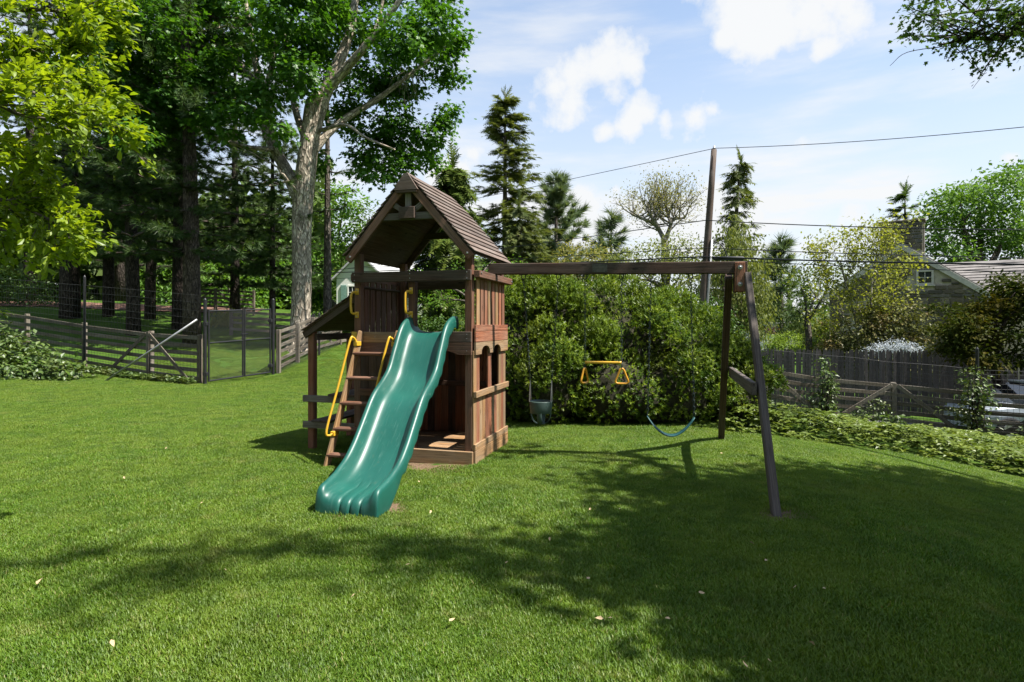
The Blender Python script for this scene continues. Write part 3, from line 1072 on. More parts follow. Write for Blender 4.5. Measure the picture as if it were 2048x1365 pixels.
LW = 0.49
lm = MB()
for x in (0.0, LW):
    lm.beam((ladx(-0.03) + x, lad(-0.03), -0.03), (ladx(1.52) + x, lad(1.52), 1.52), 0.038, 0.10, up=(0, -1, 0.28), ch=0.008)
ladder = lm.build('ladder', M['cedar_tan'], play)
for z in (0.12, 0.405, 0.69, 0.975, 1.258):
    board('rung', (ladx(z) - 0.018, lad(z) - 0.055, z - 0.021), (ladx(z) + LW + 0.018, lad(z) + 0.045, z + 0.021), C, ladder, 0.012)


def handrail(x, zt=1.40, zb=0.36):
    mb = MB()
    a = np.array([ladx(zt) + x, lad(zt) - 0.055, zt])
    b = np.array([ladx(zb) + x, lad(zb) - 0.055, zb])
    o = np.array([-0.040, -0.06, 0.0])
    pts = catmull([a, a + o * 0.5 + np.array([0, 0, .045]), a + o + np.array([0, -0.02, 0.0]), (a + b) / 2 + o * 1.15, b + o + np.array([0, 0.0, 0.05]), b + o * 0.6 + np.array([0, 0, -.02]), b], 7)
    mb.tube(pts, 0.0135, 8)
    return mb.build('handrail', M['yellow'], ladder, smooth=True)


handrail(0.0)
handrail(LW)
for x in (0.0, LW):
    for z in (1.375, 0.355):
        board('rail_clamp', (ladx(z) + x - 0.026, lad(z) - 0.066, z - 0.028), (ladx(z) + x + 0.026, lad(z) + 0.03, z + 0.028), M['yellow'], ladder, 0.006)
board('ladder_bracket', (-0.012, -0.036, 1.41), (0.058, -0.031, 1.515), M['yellow'], play, 0.002)


def grab(x, z0, z1):
    y = -0.002
    mb = MB()
    o = np.array([-0.035, -0.075, 0])
    a = np.array([x, y - 0.006, z1 - 0.045])
    b = np.array([x, y - 0.006, z0 + 0.045])
    mb.tube(catmull([a, a + o * 0.7 + np.array([0, 0, 0.004]), a + o + np.array([0, 0, -0.045]), b + o + np.array([0, 0, 0.045]), b + o * 0.7, b], 6), 0.0145, 8)
    for z in (z1 - 0.03, z0 + 0.03):
        mb.beam((x, y - 0.004, z - 0.038), (x, y - 0.004, z + 0.038), 0.046, 0.012, up=(0, 1, 0), ch=0.004)
    h = mb.build('grab_handle', M['yellow'], play, smooth=True)
    bolt(h, (x, y - 0.010, z1 - 0.012), (0, -1, 0), 0.009, 0.005)
    bolt(h, (x, y - 0.010, z0 + 0.012), (0, -1, 0), 0.009, 0.005)


grab(0.045, 1.69, 2.03)
grab(xc, 1.69, 2.03)


# slide
def make_slide():
    prof = catmull([(0.10, 1.505), (-0.02, 1.505), (-0.16, 1.455), (-0.32, 1.25), (-0.48, 1.035), (-0.67, 0.895), (-0.88, 0.775), (-1.08, 0.575),
                    (-1.28, 0.375), (-1.47, 0.235), (-1.66, 0.165), (-1.84, 0.150), (-1.95, 0.135), (-2.005, 0.085), (-2.02, -0.03)], 6)
    n = len(prof)
    tan = np.gradient(prof, axis=0)
    tan /= np.linalg.norm(tan, axis=1)[:, None]
    arc = np.concatenate([[0], np.cumsum(np.linalg.norm(np.diff(prof, axis=0), axis=1))])
    arc /= arc[-1]
    half = [(0.0, 0.0), (0.05, 0.0), (0.10, 0.002), (0.15, 0.008), (0.19, 0.024), (0.218, 0.052), (0.235, 0.090), (0.246, 0.124),
            (0.258, 0.142), (0.275, 0.146), (0.290, 0.136), (0.298, 0.112), (0.300, 0.080), (0.300, 0.050)]
    V, F4, sec = [], [], []
    for (x, z) in half[::-1]:
        sec.append((-x, z))
    for (x, z) in half[1:]:
        sec.append((x, z))
    m = len(sec)
    # extra columns for the ridges at the foot
    xs = sorted(set([round(x, 4) for x, _ in sec] + [round(c + e, 4) for c in (-0.07, 0.03, 0.13) for e in (-0.022, -0.008, 0.008, 0.022)]))
    # build the section param as list of (x, z, kind) walking left lip -> floor -> right lip
    left = [(-x, z) for (x, z) in half[::-1] if x > 0.16]
    right = [(x, z) for (x, z) in half if x > 0.16]
    fx = sorted(set([-0.15, -0.11, 0.0, 0.08, 0.158] + [c + e for c in (-0.07, 0.03, 0.13) for e in (-0.020, -0.009, 0.0, 0.009, 0.020)]))
    floor = [(x, np.interp(abs(x), [0, .10, .15, .19], [0, .002, .008, .024])) for x in fx]
    sec = left + floor + right
    m = len(sec)
    for i in range(n):
        t = tan[i]
        nr = np.array([t[1], -t[0]])
        s = arc[i]
        low = 1.0 - 0.35 * sstep(0.80, 0.92, s) - 0.35 * sstep(0.93, 1.0, s)
        bv = sstep(0.74, 0.90, s)
        nr = unit(nr * (1 - bv) + np.array([0.0, 1.0]) * bv)
        top = 1.0 + 0.30 * (1 - sstep(0.0, 0.12, s))
        xoff = 1.005 + 0.115 * s
        wsc = 1.0 - 0.05 * sstep(0.75, 1.0, s)
        for j, (x, z) in enumerate(sec):
            zz = z * low * top
            gro = 0.0
            if abs(x) < 0.16:
                for c in (-0.07, 0.03, 0.13):
                    gro += 0.026 * math.exp(-((x - c) / 0.011) ** 2) * sstep(0.78, 0.88, s)
            if j in (0, m - 1):
                zz -= 0.030 * (0.5 + 0.5 * math.sin(s * 95.0)) * (1 - sstep(0.86, 0.95, s))
            if abs(x) > 0.299 and s > 0.78:                          # skirt closes to the ground at the foot
                zz = zz * (1 - sstep(0.78, 0.9, s)) - (prof[i][1] - 0.0) * sstep(0.78, 0.9, s) * (0.55 if z > 0.06 else 1.0)
            V.append((xoff + x * wsc, prof[i][0] + nr[0] * zz - t[1] * gro, prof[i][1] + nr[1] * zz + t[0] * gro))
    for i in range(n - 1):
        for j in range(m - 1):
            F4.append((i*m+j, i*m+j+1, (i+1)*m+j+1, (i+1)*m+j))
    me = mesh_np('slide', V, np.array(F4), M['slide'], smooth=True)
    o = mobj('slide', me, play)
    md = o.modifiers.new('thick', 'SOLIDIFY')
    md.thickness = 0.010
    md.offset = -1
    md = o.modifiers.new('sub', 'SUBSURF')
    md.levels = md.render_levels = 1
    tag(o, label='glossy dark green wavy plastic slide')
    return o


make_slide()

# swing beam and A-frame
b0 = loc((-0.287, 7.35, 2.292))
b1 = loc((2.655, 6.665, 2.245))
sb = beam('swing_beam', b0, b1, 0.09, 0.135, CD, play, ch=0.006)
bd = unit(b1 - b0)
fn = np.array([bd[1], -bd[0], 0])            # towards the camera
if fn[1] > 0:
    fn = -fn
fn = unit(fn)


def on_beam(px):
    """local point on the beam's underside seen at photo column px"""
    k = (px - 1024) / F
    A = np.array([-0.287, 7.35])
    Bv = np.array([2.655, 6.665]) - A
    t = (k * A[1] - A[0]) / (Bv[0] - k * Bv[1])
    p = A + Bv * t
    z = 2.292 + (2.245 - 2.292) * t - 0.0675
    return np.array([p[0], p[1], z])


q = loc(on_beam(1200)) + fn * 0.047 + np.array([0, 0, 0.068])
pl = MB().beam(q - bd * 0.088, q + bd * 0.088, 0.006, 0.098, up=(0, 0, 1), ch=0.001).build('beam_plaque', M['plaque'], sb)
for sx in (-1, 1):
    for sz in (-1, 1):
        bolt(pl, q + bd * 0.075 * sx + np.array([0, 0, 0.038 * sz]) + fn * 0.003, fn, 0.006, 0.003, M['black_metal'])
# two shallow lines of worn writing on the plaque
for (dz, w) in ((0.012, 0.05), (-0.012, 0.035)):
    MB().beam(q - bd * w + np.array([0, 0, dz]) + fn * 0.0035, q + bd * w + np.array([0, 0, dz]) + fn * 0.0035, 0.002, 0.006, ch=0.0005).build('worn_lettering', M['grey_wood'], pl)

apex = loc((2.545, 6.70, 2.16))
bl = loc((3.0, 8.47, -0.06 + Gz(3.0, 8.47)))
fl = loc((2.215, 4.93, -0.06 + Gz(2.2, 4.9)))
leg_b = beam('a_frame_leg', apex - bd * 0.075 + np.array([0, 0.05, 0.0]), bl, 0.08, 0.125, CD, play, up=(0, 0, 1), ch=0.008)
leg_f = beam('a_frame_leg', apex + bd * 0.115 - np.array([0, 0.05, 0.0]), fl, 0.068, 0.115, M['leg_wood'], play, up=(0, 0, 1), ch=0.008)


def along(a, b, z):
    t = (z - a[2]) / (b[2] - a[2])
    return a + (b - a) * t


br0 = along(apex - bd * 0.075, bl, 0.985)
br1 = along(apex + bd * 0.115, fl, 0.985)
beam('a_frame_brace', br0 + bd * 0.09 + np.array([0, .12, 0]), br1 - bd * 0.075 - np.array([0, .12, 0]), 0.05, 0.125, M['leg_wood'], play, ch=0.006)
hb = apex + bd * 0.03 + fn * 0.075
head = beam('a_frame_head', hb + np.array([0, 0, -0.19]), hb + np.array([0, 0, 0.145]), 0.105, 0.04, CR, play, up=fn, ch=0.006)
MB().beam(apex + bd * 0.03 - fn * 0.07 + np.array([0, 0, -0.19]), apex + bd * 0.03 - fn * 0.07 + np.array([0, 0, 0.14]), 0.105, 0.04, up=fn).build('a_frame_head', CD, play)
MB().beam(apex + bd * 0.03 + np.array([0, 0, -0.19]), apex + bd * 0.03 + np.array([0, 0, 0.005]), 0.10, 0.088, up=fn).build('a_frame_head', CD, play)
for dz in (-0.105, 0.085):
    c = hb + fn * 0.0205 + np.array([0, 0, dz])
    w = bolt(head, c, fn, 0.027, 0.005)
    bolt(head, c + fn * 0.006, fn, 0.013, 0.012)


# ------------------------------------------------------------------ swings
def chain_mesh(mb, a, b, link_l=0.046, r=0.0042, w=0.011):
    a = np.asarray(a, float)
    b = np.asarray(b, float)
    L = np.linalg.norm(b - a)
    n = max(2, int(L / (link_l * 0.78)))
    d = (b - a) / L
    s0 = unit(np.cross(d, (0, 1, 0.01)))
    s1 = np.cross(d, s0)
    for i in range(n):
        c = a + (b - a) * (i + 0.5) / n
        s = s0 if i % 2 == 0 else s1
        o = s1 if i % 2 == 0 else s0
        ang = np.linspace(0, 2 * math.pi, 9)[:-1]
        ring = np.array([c + d * (link_l * 0.5) * math.sin(t) + s * w * math.cos(t) for t in ang])
        V, f4 = [], []
        for k, t in enumerate(ang):
            out = unit(d * math.sin(t) + s * math.cos(t))
            for q in range(3):
                aq = q * 2.094
                V.append(ring[k] + r * (math.cos(aq) * out + math.sin(aq) * o))
        for k in range(8):
            for q in range(3):
                f4.append((k*3+q, k*3+(q+1) % 3, ((k+1) % 8)*3+(q+1) % 3, ((k+1) % 8)*3+q))
        mb.add(V, f4)


def hanger(parent, top):
    mb = MB()
    t = np.asarray(top, float)
    mb.beam(t + np.array([-0.05, 0, -0.004]), t + np.array([0.05, 0, -0.004]), 0.035, 0.006, ch=0.001)
    mb.tube(catmull([t + np.array([-0.022, 0, -0.005]), t + np.array([-0.024, 0, -0.045]), t + np.array([0, 0, -0.062]), t + np.array([0.024, 0, -0.045]), t + np.array([0.022, 0, -0.005])], 4), 0.006, 6)
    mb.build('swing_hanger', M['black_metal'], parent)


def chain_to(parent, a, b, mat=None):
    mb = MB()
    chain_mesh(mb, a, b)
    return mb.build('chain', mat or M['chain'], parent)


def swing_root(name, pxa, pxb, zs, label, cat='swing'):
    a, b = on_beam(pxa), on_beam(pxb)
    m = (a + b) / 2
    e = empty(name, (m[0], m[1], zs))
    tag(e, label, cat)
    o = np.array([m[0], m[1], zs])
    return e, a - o, b - o


# toddler bucket
e, a, b = swing_root('bucket_swing', 1047, 1117, 0.39, 'grey green toddler bucket swing hanging on two chains nearest the fort')
hanger(e, a)
hanger(e, b)
ax = unit((b - a) * np.array([1, 1, 0]))
ay = np.array([-ax[1], ax[0], 0])
ca = -ax * 0.132 + np.array([0, 0, 0.29])
cb = ax * 0.132 + np.array([0, 0, 0.29])
for (top, end) in ((a, ca), (b, cb)):
    k = end + np.array([0, 0, 0.24])
    chain_to(e, top - np.array([0, 0, 0.06]), k)
    mb = MB()
    mb.tube([k, end + ay * 0.05 - np.array([0, 0, .02])], 0.007, 6)
    mb.tube([k, end - ay * 0.05 - np.array([0, 0, .02])], 0.007, 6)
    mb.build('hanger_strap', M['steel'], e)
V, F4 = [], []
NS = 28
rows = [(0.270, 1.0), (0.282, 1.03), (0.270, 1.05), (0.20, 1.03), (0.135, 0.97), (0.130, 0.93), (0.20, 0.98), (0.265, 0.99)]
for (z, s) in rows:
    for k in range(NS):
        t = 2 * math.pi * k / NS
        V.append(ax * 0.132 * s * math.cos(t) + ay * 0.115 * s * math.sin(t) + np.array([0, 0, z]))
for r in range(len(rows)):
    for k in range(NS):
        r2 = (r + 1) % len(rows)
        F4.append((r*NS+k, r*NS+(k+1) % NS, r2*NS+(k+1) % NS, r2*NS+k))
mobj('bucket_band', mesh_np('bucket_band', V, np.array(F4), M['bucket'], smooth=True), e)
for (t0, wd) in ((math.pi / 2, 0.075), (-math.pi / 2, 0.062), (0.0, 0.05), (math.pi, 0.05)):
    mb = MB()
    V, F4 = [], []
    for i, u in enumerate(np.linspace(0, 1, 7)):
        rr2 = math.cos(u * math.pi / 2 * 0.9)
        c = (ax * 0.126 * math.cos(t0) + ay * 0.110 * math.sin(t0)) * (0.25 + 0.75 * rr2) + np.array([0, 0, 0.14 - 0.13 * math.sin(u * math.pi / 2)])
        sd = (-ax * math.sin(t0) + ay * math.cos(t0)) * wd / 2
        inn = -(ax * math.cos(t0) + ay * math.sin(t0)) * 0.008
        V += [c - sd, c + sd, c + sd + inn, c - sd + inn]
    for i in range(6):
        for q in range(4):
            F4.append((i*4+q, i*4+(q+1) % 4, (i+1)*4+(q+1) % 4, (i+1)*4+q))
    F4 += [(24, 25, 26, 27)]
    mobj('bucket_strap', mesh_np('bucket_strap', V, np.array(F4), M['bucket'], smooth=True), e)
mb = MB()
mb.beam(-ax * 0.05 + np.array([0, 0, 0.006]), ax * 0.05 + np.array([0, 0, 0.006]), 0.09, 0.012)
mb.build('bucket_base', M['bucket'], e)

# trapeze bar with rings
e, a, b = swing_root('trapeze_bar', 1170, 1243, 0.90, 'yellow trapeze bar with two triangular rings hanging in the middle of the beam', 'trapeze')
hanger(e, a)
hanger(e, b)
ax = unit((b - a) * np.array([1, 1, 0]))
hw = 0.215
for (top, s) in ((a, -1), (b, 1)):
    chain_to(e, top - np.array([0, 0, 0.06]), ax * hw * s + np.array([0, 0, 0.265]), M['chain'])
mb = MB()
mb.tube([-ax * hw + np.array([0, 0, .25]), -ax * (hw - .03) + np.array([0, 0, .25]), ax * (hw - .03) + np.array([0, 0, .25]), ax * hw + np.array([0, 0, .25])], [0.021, 0.0165, 0.0165, 0.021], 10)
mb.build('bar', M['yellow'], e, smooth=True)
for (s, rot) in ((-1, R(62)), (1, R(8))):
    c = ax * hw * s * 1.02
    rx = np.array([ax[0] * math.cos(rot) - ax[1] * math.sin(rot), ax[0] * math.sin(rot) + ax[1] * math.cos(rot), 0])
    chain_to(e, c + np.array([0, 0, 0.235]), c + np.array([0, 0, 0.185]), M['chain'])
    pts = [(0, .182), (0.022, .165), (0.05, .095), (0.074, .035), (0.066, .012), (0.04, .004), (-0.04, .004), (-0.066, .012), (-0.074, .035), (-0.05, .095), (-0.022, .165), (0, .182)]
    mb = MB()
    mb.tube(catmull([c + rx * x + np.array([0, 0, z]) for x, z in pts], 3), 0.0125, 8)
    mb.build('ring', M['ring_yellow'], e, smooth=True)

# belt swing
e, a, b = swing_root('belt_swing', 1302, 1381, 0.315, 'dark teal belt swing sagging on two chains beside the A-frame')
hanger(e, a)
hanger(e, b)
ax = unit((b - a) * np.array([1, 1, 0]))
ay = np.array([-ax[1], ax[0], 0])
for (top, s) in ((a, -1), (b, 1)):
    chain_to(e, top - np.array([0, 0, 0.06]), ax * 0.262 * s + np.array([0, 0, 0.235]))
V, F4 = [], []
us = np.linspace(-1, 1, 17)
for u in us:
    c = ax * 0.262 * u + np.array([0, 0, 0.005 + 0.215 * abs(u) ** 2.0])
    w = 0.072 * (1 - 0.45 * max(0, abs(u) - 0.6) / 0.4)
    t = unit(ax * 0.262 + np.array([0, 0, 0.43 * u]))
    nn = np.cross(ay, t)
    V += [c - ay * w, c + ay * w, c + ay * w + nn * 0.010, c - ay * w + nn * 0.010]
for i in range(16):
    for q in range(4):
        F4.append((i*4+q, i*4+(q+1) % 4, (i+1)*4+(q+1) % 4, (i+1)*4+q))
F4 += [(3, 2, 1, 0), (64, 65, 66, 67)]
mobj('belt_seat', mesh_np('belt_seat', V, np.array(F4), M['belt'], smooth=True), e)

# climbing rope over a wheel at the back of the fort
rp = np.array([W * 0.80, D - 0.10])
wr = PO + UX * rp[0] + VX * rp[1]
e = empty('pulley_rope', (wr[0], wr[1], 1.66))
tag(e, 'knotted tan rope on a small pulley dangling inside the fort above the slide', 'rope')
mb = MB()
mb.tube([(0, -0.012, 0.385), (0, 0.012, 0.385)], 0.045, 14)
mb.build('pulley', M['rope'], e)
mb = MB()
mb.tube(catmull([(0.02, 0, 0.38), (0.026, 0.0, 0.25), (0.03, 0.01, 0.1), (0.028, 0.0, 0.0), (0.032, 0.0, -0.1)], 5), 0.008, 6)
mb.tube([(0.028, 0, 0.035), (0.028, 0, 0.015), (0.028, 0, -0.01), (0.028, 0, -0.03)], [0.008, 0.022, 0.022, 0.008], 8)
mb.build('rope', M['rope'], e, smooth=True)
# ------------------------------------------------------------------ fences
FW = M['fence_wood']


def gp(x, y, z=0.0):
    return np.array([x, y, Gz(x, y) + z])


def board_fence(label, line, posts, spans_braced, n_rail=6, top=1.22, low=0.15):
    """line: list of (x,y); posts: distances along; rails between line corners"""
    line = [np.array(p, float) for p in line]
    base = gp(*line[0])
    e = empty('board_fence', base)
    tag(e, label, 'fence')
    seg = [np.linalg.norm(b - a) for a, b in zip(line[:-1], line[1:])]
    tot = sum(seg)

    def at(s):
        s = max(0, min(tot - 1e-6, s))
        for a, b, l in zip(line[:-1], line[1:], seg):
            if s <= l:
                d = (b - a) / l
                return a + d * s, d
            s -= l
        return line[-1], d
    for s in posts:
        p, d = at(s)
        n = np.array([-d[1], d[0]])
        if n[1] < 0:
            n = -n
        q = p + n * 0.07
        b = gp(q[0], q[1])
        beam('post', b - base + (0, 0, -0.15), b - base + (0, 0, top + 0.10), 0.115, 0.115, FW, e, up=(d[0], d[1], 0), ch=0.012)
    for s0, s1 in zip(posts[:-1], posts[1:]):
        p0, d = at(s0)
        p1, _ = at(s1)
        for r in range(n_rail):
            z = low + (top - low) * r / (n_rail - 1)
            a = gp(p0[0], p0[1], z + rng.normal(0, 0.012)) - base
            b = gp(p1[0], p1[1], z + rng.normal(0, 0.012)) - base
            beam('rail', a, b, 0.026, 0.105, FW, e, ch=0.005)
    for (s, dirs) in spans_braced:
        p, d = at(s)
        n = np.array([d[1], -d[0]])
        if n[1] > 0:
            n = -n
        for sg in dirs:
            p2, _ = at(s + sg * 1.62)
            a = gp(*(p + n * 0.045 + d * sg * 0.06), top + 0.03) - base
            b = gp(*(p2 + n * 0.045), 0.06) - base
            beam('brace', a, b, 0.026, 0.10, FW, e, ch=0.005)
        b = gp(*(p + n * 0.02))
        beam('batten', b - base + (n[0] * 0.02, n[1] * 0.02, 0), b - base + (n[0] * 0.02, n[1] * 0.02, top + 0.08), 0.10, 0.03, FW, e, up=(n[0], n[1], 0))
    return e


board_fence('mossy grey board fence with crossed braces left of the black gate', [(-18.0, 19.8), (-12.9, 17.7), (-8.42, 15.82)],
            [0.0, 2.7, 5.52, 8.45, 10.36], [(8.45, (-1, 1))])
board_fence('grey board fence running back behind the fort from the black gate', [(-7.15, 17.85), (-7.25, 21.3), (-6.75, 23.2), (-4.6, 26.5)],
            [0.05, 1.8, 3.45, 5.4, 7.2, 9.3], [(3.45, (-1, 1)), (5.4, (1,))])
board_fence('weathered board fence with diagonal braces along the ivy bed on the right', [(6.75, 15.85), (10.0, 15.15), (11.35, 14.25), (15.2, 11.6)],
            [0.0, 1.62, 3.15, 4.95, 6.6, 8.4], [(0.05, (1,)), (3.15, (-1, 1)), (6.6, (-1, 1))])
board_fence('distant weathered board fence seen between the pine trunks', [(-17.6, 31.0), (-13.6, 31.0)], [0.0, 2.0, 4.0], [(2.0, (-1, 1))], 6)
board_fence('short grey rail fence behind the chain link gate', [(-11.6, 24.3), (-8.2, 24.3)], [0.0, 1.7, 3.4], [], 4, 1.0, 0.3)


def wire_fence(label, a, b, n_v, zs, post_at, post_h, vert_top=None):
    a = np.array(a, float)
    b = np.array(b, float)
    base = gp(*a)
    e = empty('wire_fence', base)
    tag(e, label, 'fence')
    mb = MB()
    ga, gb = gp(*a), gp(*b)
    for z in zs:
        m = 8
        pts = [ga + (gb - ga) * t + np.array([0, 0, z + rng.normal(0, 0.008)]) - base for t in np.linspace(0, 1, m)]
        mb.tube(pts, 0.0040, 3, cap=False)
    for i in range(n_v):
        t = i / (n_v - 1)
        p = ga + (gb - ga) * t - base
        mb.tube([p + (0, 0, zs[0]), p + (0, 0, vert_top or zs[-1])], 0.0034, 3, cap=False)
    mb.build('wire_mesh', M['wire'], e)
    for (t, h) in zip(post_at, post_h):
        p = ga + (gb - ga) * t - base
        m2 = MB()
        m2.tube([p + (0, 0, -0.1), p + (0, 0, h), p + (0, 0, h + 0.02), p + (0, 0, h + 0.06)], [0.037, 0.037, 0.03, 0.006], 10)
        m2.build('fence_post', M['black_metal'], e)
    return e


zl = [0.05, 0.1, 0.15, 0.22, 0.29, 0.37, 0.46, 0.56, 0.67, 0.79, 0.92, 1.06, 1.22, 1.39, 1.57, 1.76, 1.96, 2.17, 2.38]
wf = wire_fence('tall black wire mesh fence on slim posts left of the gate', (-18.0, 19.6), (-8.33, 15.62), 84, zl, (0.56,), (2.62,))
wire_fence('low wire mesh fence right of the gate before the big maple', (-7.05, 17.75), (-6.75, 23.0), 60, zl[:14], (0.62,), (1.45,))
wire_fence('black wire fence with a pointed post on the right by the driveway', (6.9, 15.65), (11.2, 14.1), 60, [0.05 + 0.11 * i for i in range(17)], (0.985,), (2.30,))
wire_fence('black wire fence running out of the frame on the right', (11.25, 14.05), (15.0, 11.45), 44, [0.05 + 0.11 * i for i in range(17)], (0.5,), (1.9,))

# steel brace pole
e = MB()
q0, q1 = gp(-10.72, 15.55, 0.0), gp(-8.33, 15.60, 1.72)
c0 = np.array([0, 0, 0.0])
e.tube([q0 - q0, (q1 - q0)], 0.028, 10)
o = e.build('brace_pole', M['steel'], None, smooth=True)
o.location = q0
tag(o, 'slanting galvanised steel pole bracing the left gate post', 'pole')


# chain link gate
def chain_gate():
    A = np.array([-8.19, 15.8])
    B = np.array([-7.2, 17.72])
    base = gp(*A)
    e = empty('chain_link_gate', base)
    tag(e, 'black double chain link gate standing in the board fence', 'gate')
    d3 = np.array([B[0] - A[0], B[1] - A[1], Gz(*B) - Gz(*A)])
    BM = M['black_metal']

    def pt(t, z):
        return d3 * t + np.array([0, 0, z])
    for (t, h, r) in ((-0.015, 2.24, 0.045), (1.015, 2.22, 0.045)):
        mb = MB()
        mb.tube([pt(t, -0.1), pt(t, h), pt(t, h + 0.03), pt(t, h + 0.07)], [r, r, r, 0.012], 12)
        mb.build('gate_post', BM, e, smooth=False)
    for (t0, t1) in ((0.035, 0.525), (0.555, 0.965)):
        mb = MB()
        for t in (t0, t1):
            mb.tube([pt(t, 0.06), pt(t, 2.0)], 0.026, 8)
        for z in (0.08, 1.10, 1.96):
            mb.tube([pt(t0, z), pt(t1, z)], 0.022, 8)
        lf = mb.build('gate_leaf', BM, e)
        mw = MB()
        L = np.linalg.norm(d3) * (t1 - t0)
        H0, H1 = 0.09, 1.95
        st = 0.075
        k = -int((H1 - H0) / st) - 1
        while k * st < L:
            for sg in (1, -1):
                # line x = k*st + (z-H0) going right, or mirrored
                za, zb = H0, H1
                xa, xb = k * st, k * st + (H1 - H0)
                if xa < 0:
                    za += -xa
                    xa = 0
                if xb > L:
                    zb -= xb - L
                    xb = L
                if zb > za:
                    if sg < 0:
                        u0, u1 = L - xa, L - xb
                    else:
                        u0, u1 = xa, xb
                    mw.tube([pt(t0 + u0 / L * (t1 - t0), za), pt(t0 + u1 / L * (t1 - t0), zb)], 0.0030, 3, cap=False)
            k += 1
        mw.build('chain_mesh', M['wire'], lf)
    for (t, z) in ((0.01, 0.28), (0.01, 1.62), (0.985, 0.28), (0.985, 1.62)):
        mb = MB()
        mb.beam(pt(t - 0.02, z - 0.05), pt(t - 0.02, z + 0.05), 0.10, 0.11, up=(1, 0, 0), ch=0.01)
        mb.build('hinge', BM, e)
    mb = MB()
    mb.tube([pt(0.50, 1.28), pt(0.60, 1.28)], 0.02, 8)
    mb.tube([pt(0.50, 1.16), pt(0.58, 1.16)], 0.015, 8)
    mb.build('latch', BM, e)


chain_gate()


# stockade fence
def stockade():
    A = np.array([7.05, 20.5])
    B = np.array([17.2, 17.3])
    base = np.array([A[0], A[1], -1.30])
    e = empty('stockade_fence', base)
    tag(e, 'dark grey pointed stockade fence between the driveway and the stone house', 'fence')
    L = np.linalg.norm(B - A)
    d = (B - A) / L
    n = int(L / 0.098)
    meshes = []
    for k in range(5):
        w, h, t = 0.090, 2.08 + rng.uniform(-0.03, 0.03), 0.02
        pts = [(-w/2, 0), (w/2, 0), (w/2, h - 0.10), (w*0.22, h), (-w*0.22, h), (-w/2, h - 0.10)]
        o = extrude_poly('picket', pts, 1, -t/2, t/2, M['picket'], None)
        a = o.data.attributes['gc']
        co = np.array([v.co[:] for v in o.data.vertices])
        g = np.stack([co[:, 2], co[:, 0], co[:, 1]], 1) + rng.uniform(-40, 40, 3)
        a.data.foreach_set('vector', g.astype(np.float32).ravel())
        meshes.append(o.data)
        bpy.data.objects.remove(o)
    rz = math.atan2(d[1], d[0])
    for i in range(n):
        p = d * (i + 0.5) * 0.098
        o = mobj('picket', meshes[i % 5] if i % 7 else meshes[(i // 7) % 5], e)
        o.location = (p[0], p[1], rng.normal(0, 0.012) + 0.0)
        o.rotation_euler = (rng.normal(0, 0.006), rng.normal(0, 0.008), rz + rng.normal(0, 0.03))
    for z in (0.4, 1.05, 1.7):
        mb = MB()
        nn = np.array([-d[1], d[0]])
        mb.beam((nn[0] * 0.04, nn[1] * 0.04, z), (d[0] * L + nn[0] * 0.04, d[1] * L + nn[1] * 0.04, z), 0.04, 0.08)
        mb.build('rail', M['picket'], e)


stockade()

# ------------------------------------------------------------------ utility pole and wires
pb_, pt_ = P(1390, 832, 20.3), P(1428, 300, 20.3)
e = empty('utility_pole', pb_)
tag(e, 'leaning weathered wooden utility pole with a grey conduit behind the yew hedge', 'pole')
mb = MB()
dp = pt_ - pb_
mb.tube([dp * t for t in np.linspace(0, 1, 8)], np.linspace(0.165, 0.095, 8), 14)
mb.build('shaft', M['pole_wood'], e, smooth=True)
mb = MB()
mb.tube([dp * t + np.array([0.12 - 0.02 * t, -0.12, 0]) for t in np.linspace(0.02, 0.66, 5)], 0.045, 8)
mb.build('conduit', M['steel'], e, smooth=True)
mb = MB()
mb.tube([dp + (0, 0, 0.0), dp + (0, 0, 0.05), dp + (0, 0, 0.08), dp + (0, 0, 0.13)], [0.05, 0.06, 0.03, 0.035], 10)
mb.build('insulator', M['steel'], e, smooth=True)
mb = MB()
cb_ = dp * 0.66
mb.tube(catmull([cb_ + (0.1, -.1, 0.0), cb_ + (0.45, -.2, -0.25), cb_ + (0.62, -.2, -0.75), cb_ + (0.5, -.2, -1.1), cb_ + (0.22, -.15, -1.05)], 6), 0.02, 6)
mb.build('drip_loop', M['cable'], e, smooth=True)


def wire(label, right, left, px_pole, r, sag=0.25):
    """overhead wire: right end, attachment at the pole, left end"""
    mid = P(px_pole[0], px_pole[1], 20.15)
    right, left = np.array(right, float), np.array(left, float)
    pts = []
    for (a, b) in ((right, mid), (mid, left)):
        for t in np.linspace(0, 1, 14):
            pts.append(a + (b - a) * t - np.array([0, 0, sag * 4 * t * (1 - t)]))
    pts = np.array(pts)
    mb = MB()
    mb.tube(pts - mid, r, 5)
    o = mb.build('overhead_wire', M['cable'], None)
    o.location = mid
    tag(o, label, 'wire')


wire('highest thin overhead wire running from the top of the utility pole', P(2300, 226, 14.5), P(560, 470, 44), (1430, 297), 0.011, 0.15)
wire('second overhead wire from the top, tied to the pole below its tip', P(2300, 461, 14.5), P(500, 560, 44), (1412, 441), 0.016, 0.10)
wire('thin overhead wire tied to the pole just above the thick cables', P(2300, 520, 14.5), P(480, 548, 44), (1408, 496), 0.013, 0.06)
wire('thick black overhead cable crossing just above the swing beam', P(2300, 531, 14.5), P(470, 552, 44), (1407, 514), 0.026, 0.06)
wire('lowest thin overhead cable beneath the thick one', P(2300, 548, 14.5), P(450, 566, 44), (1407, 517), 0.012, 0.10)
mb = MB()
s0 = P(1425, 518, 20.0)
mb.tube([(0, 0, 0), (0.08, 0, 0.0), (0.9, -0.3, -0.02), (0.98, -0.33, -0.02)], [0.02, 0.07, 0.07, 0.02], 8)
o = mb.build('splice_case', M['cable'], None, smooth=True)
o.location = s0
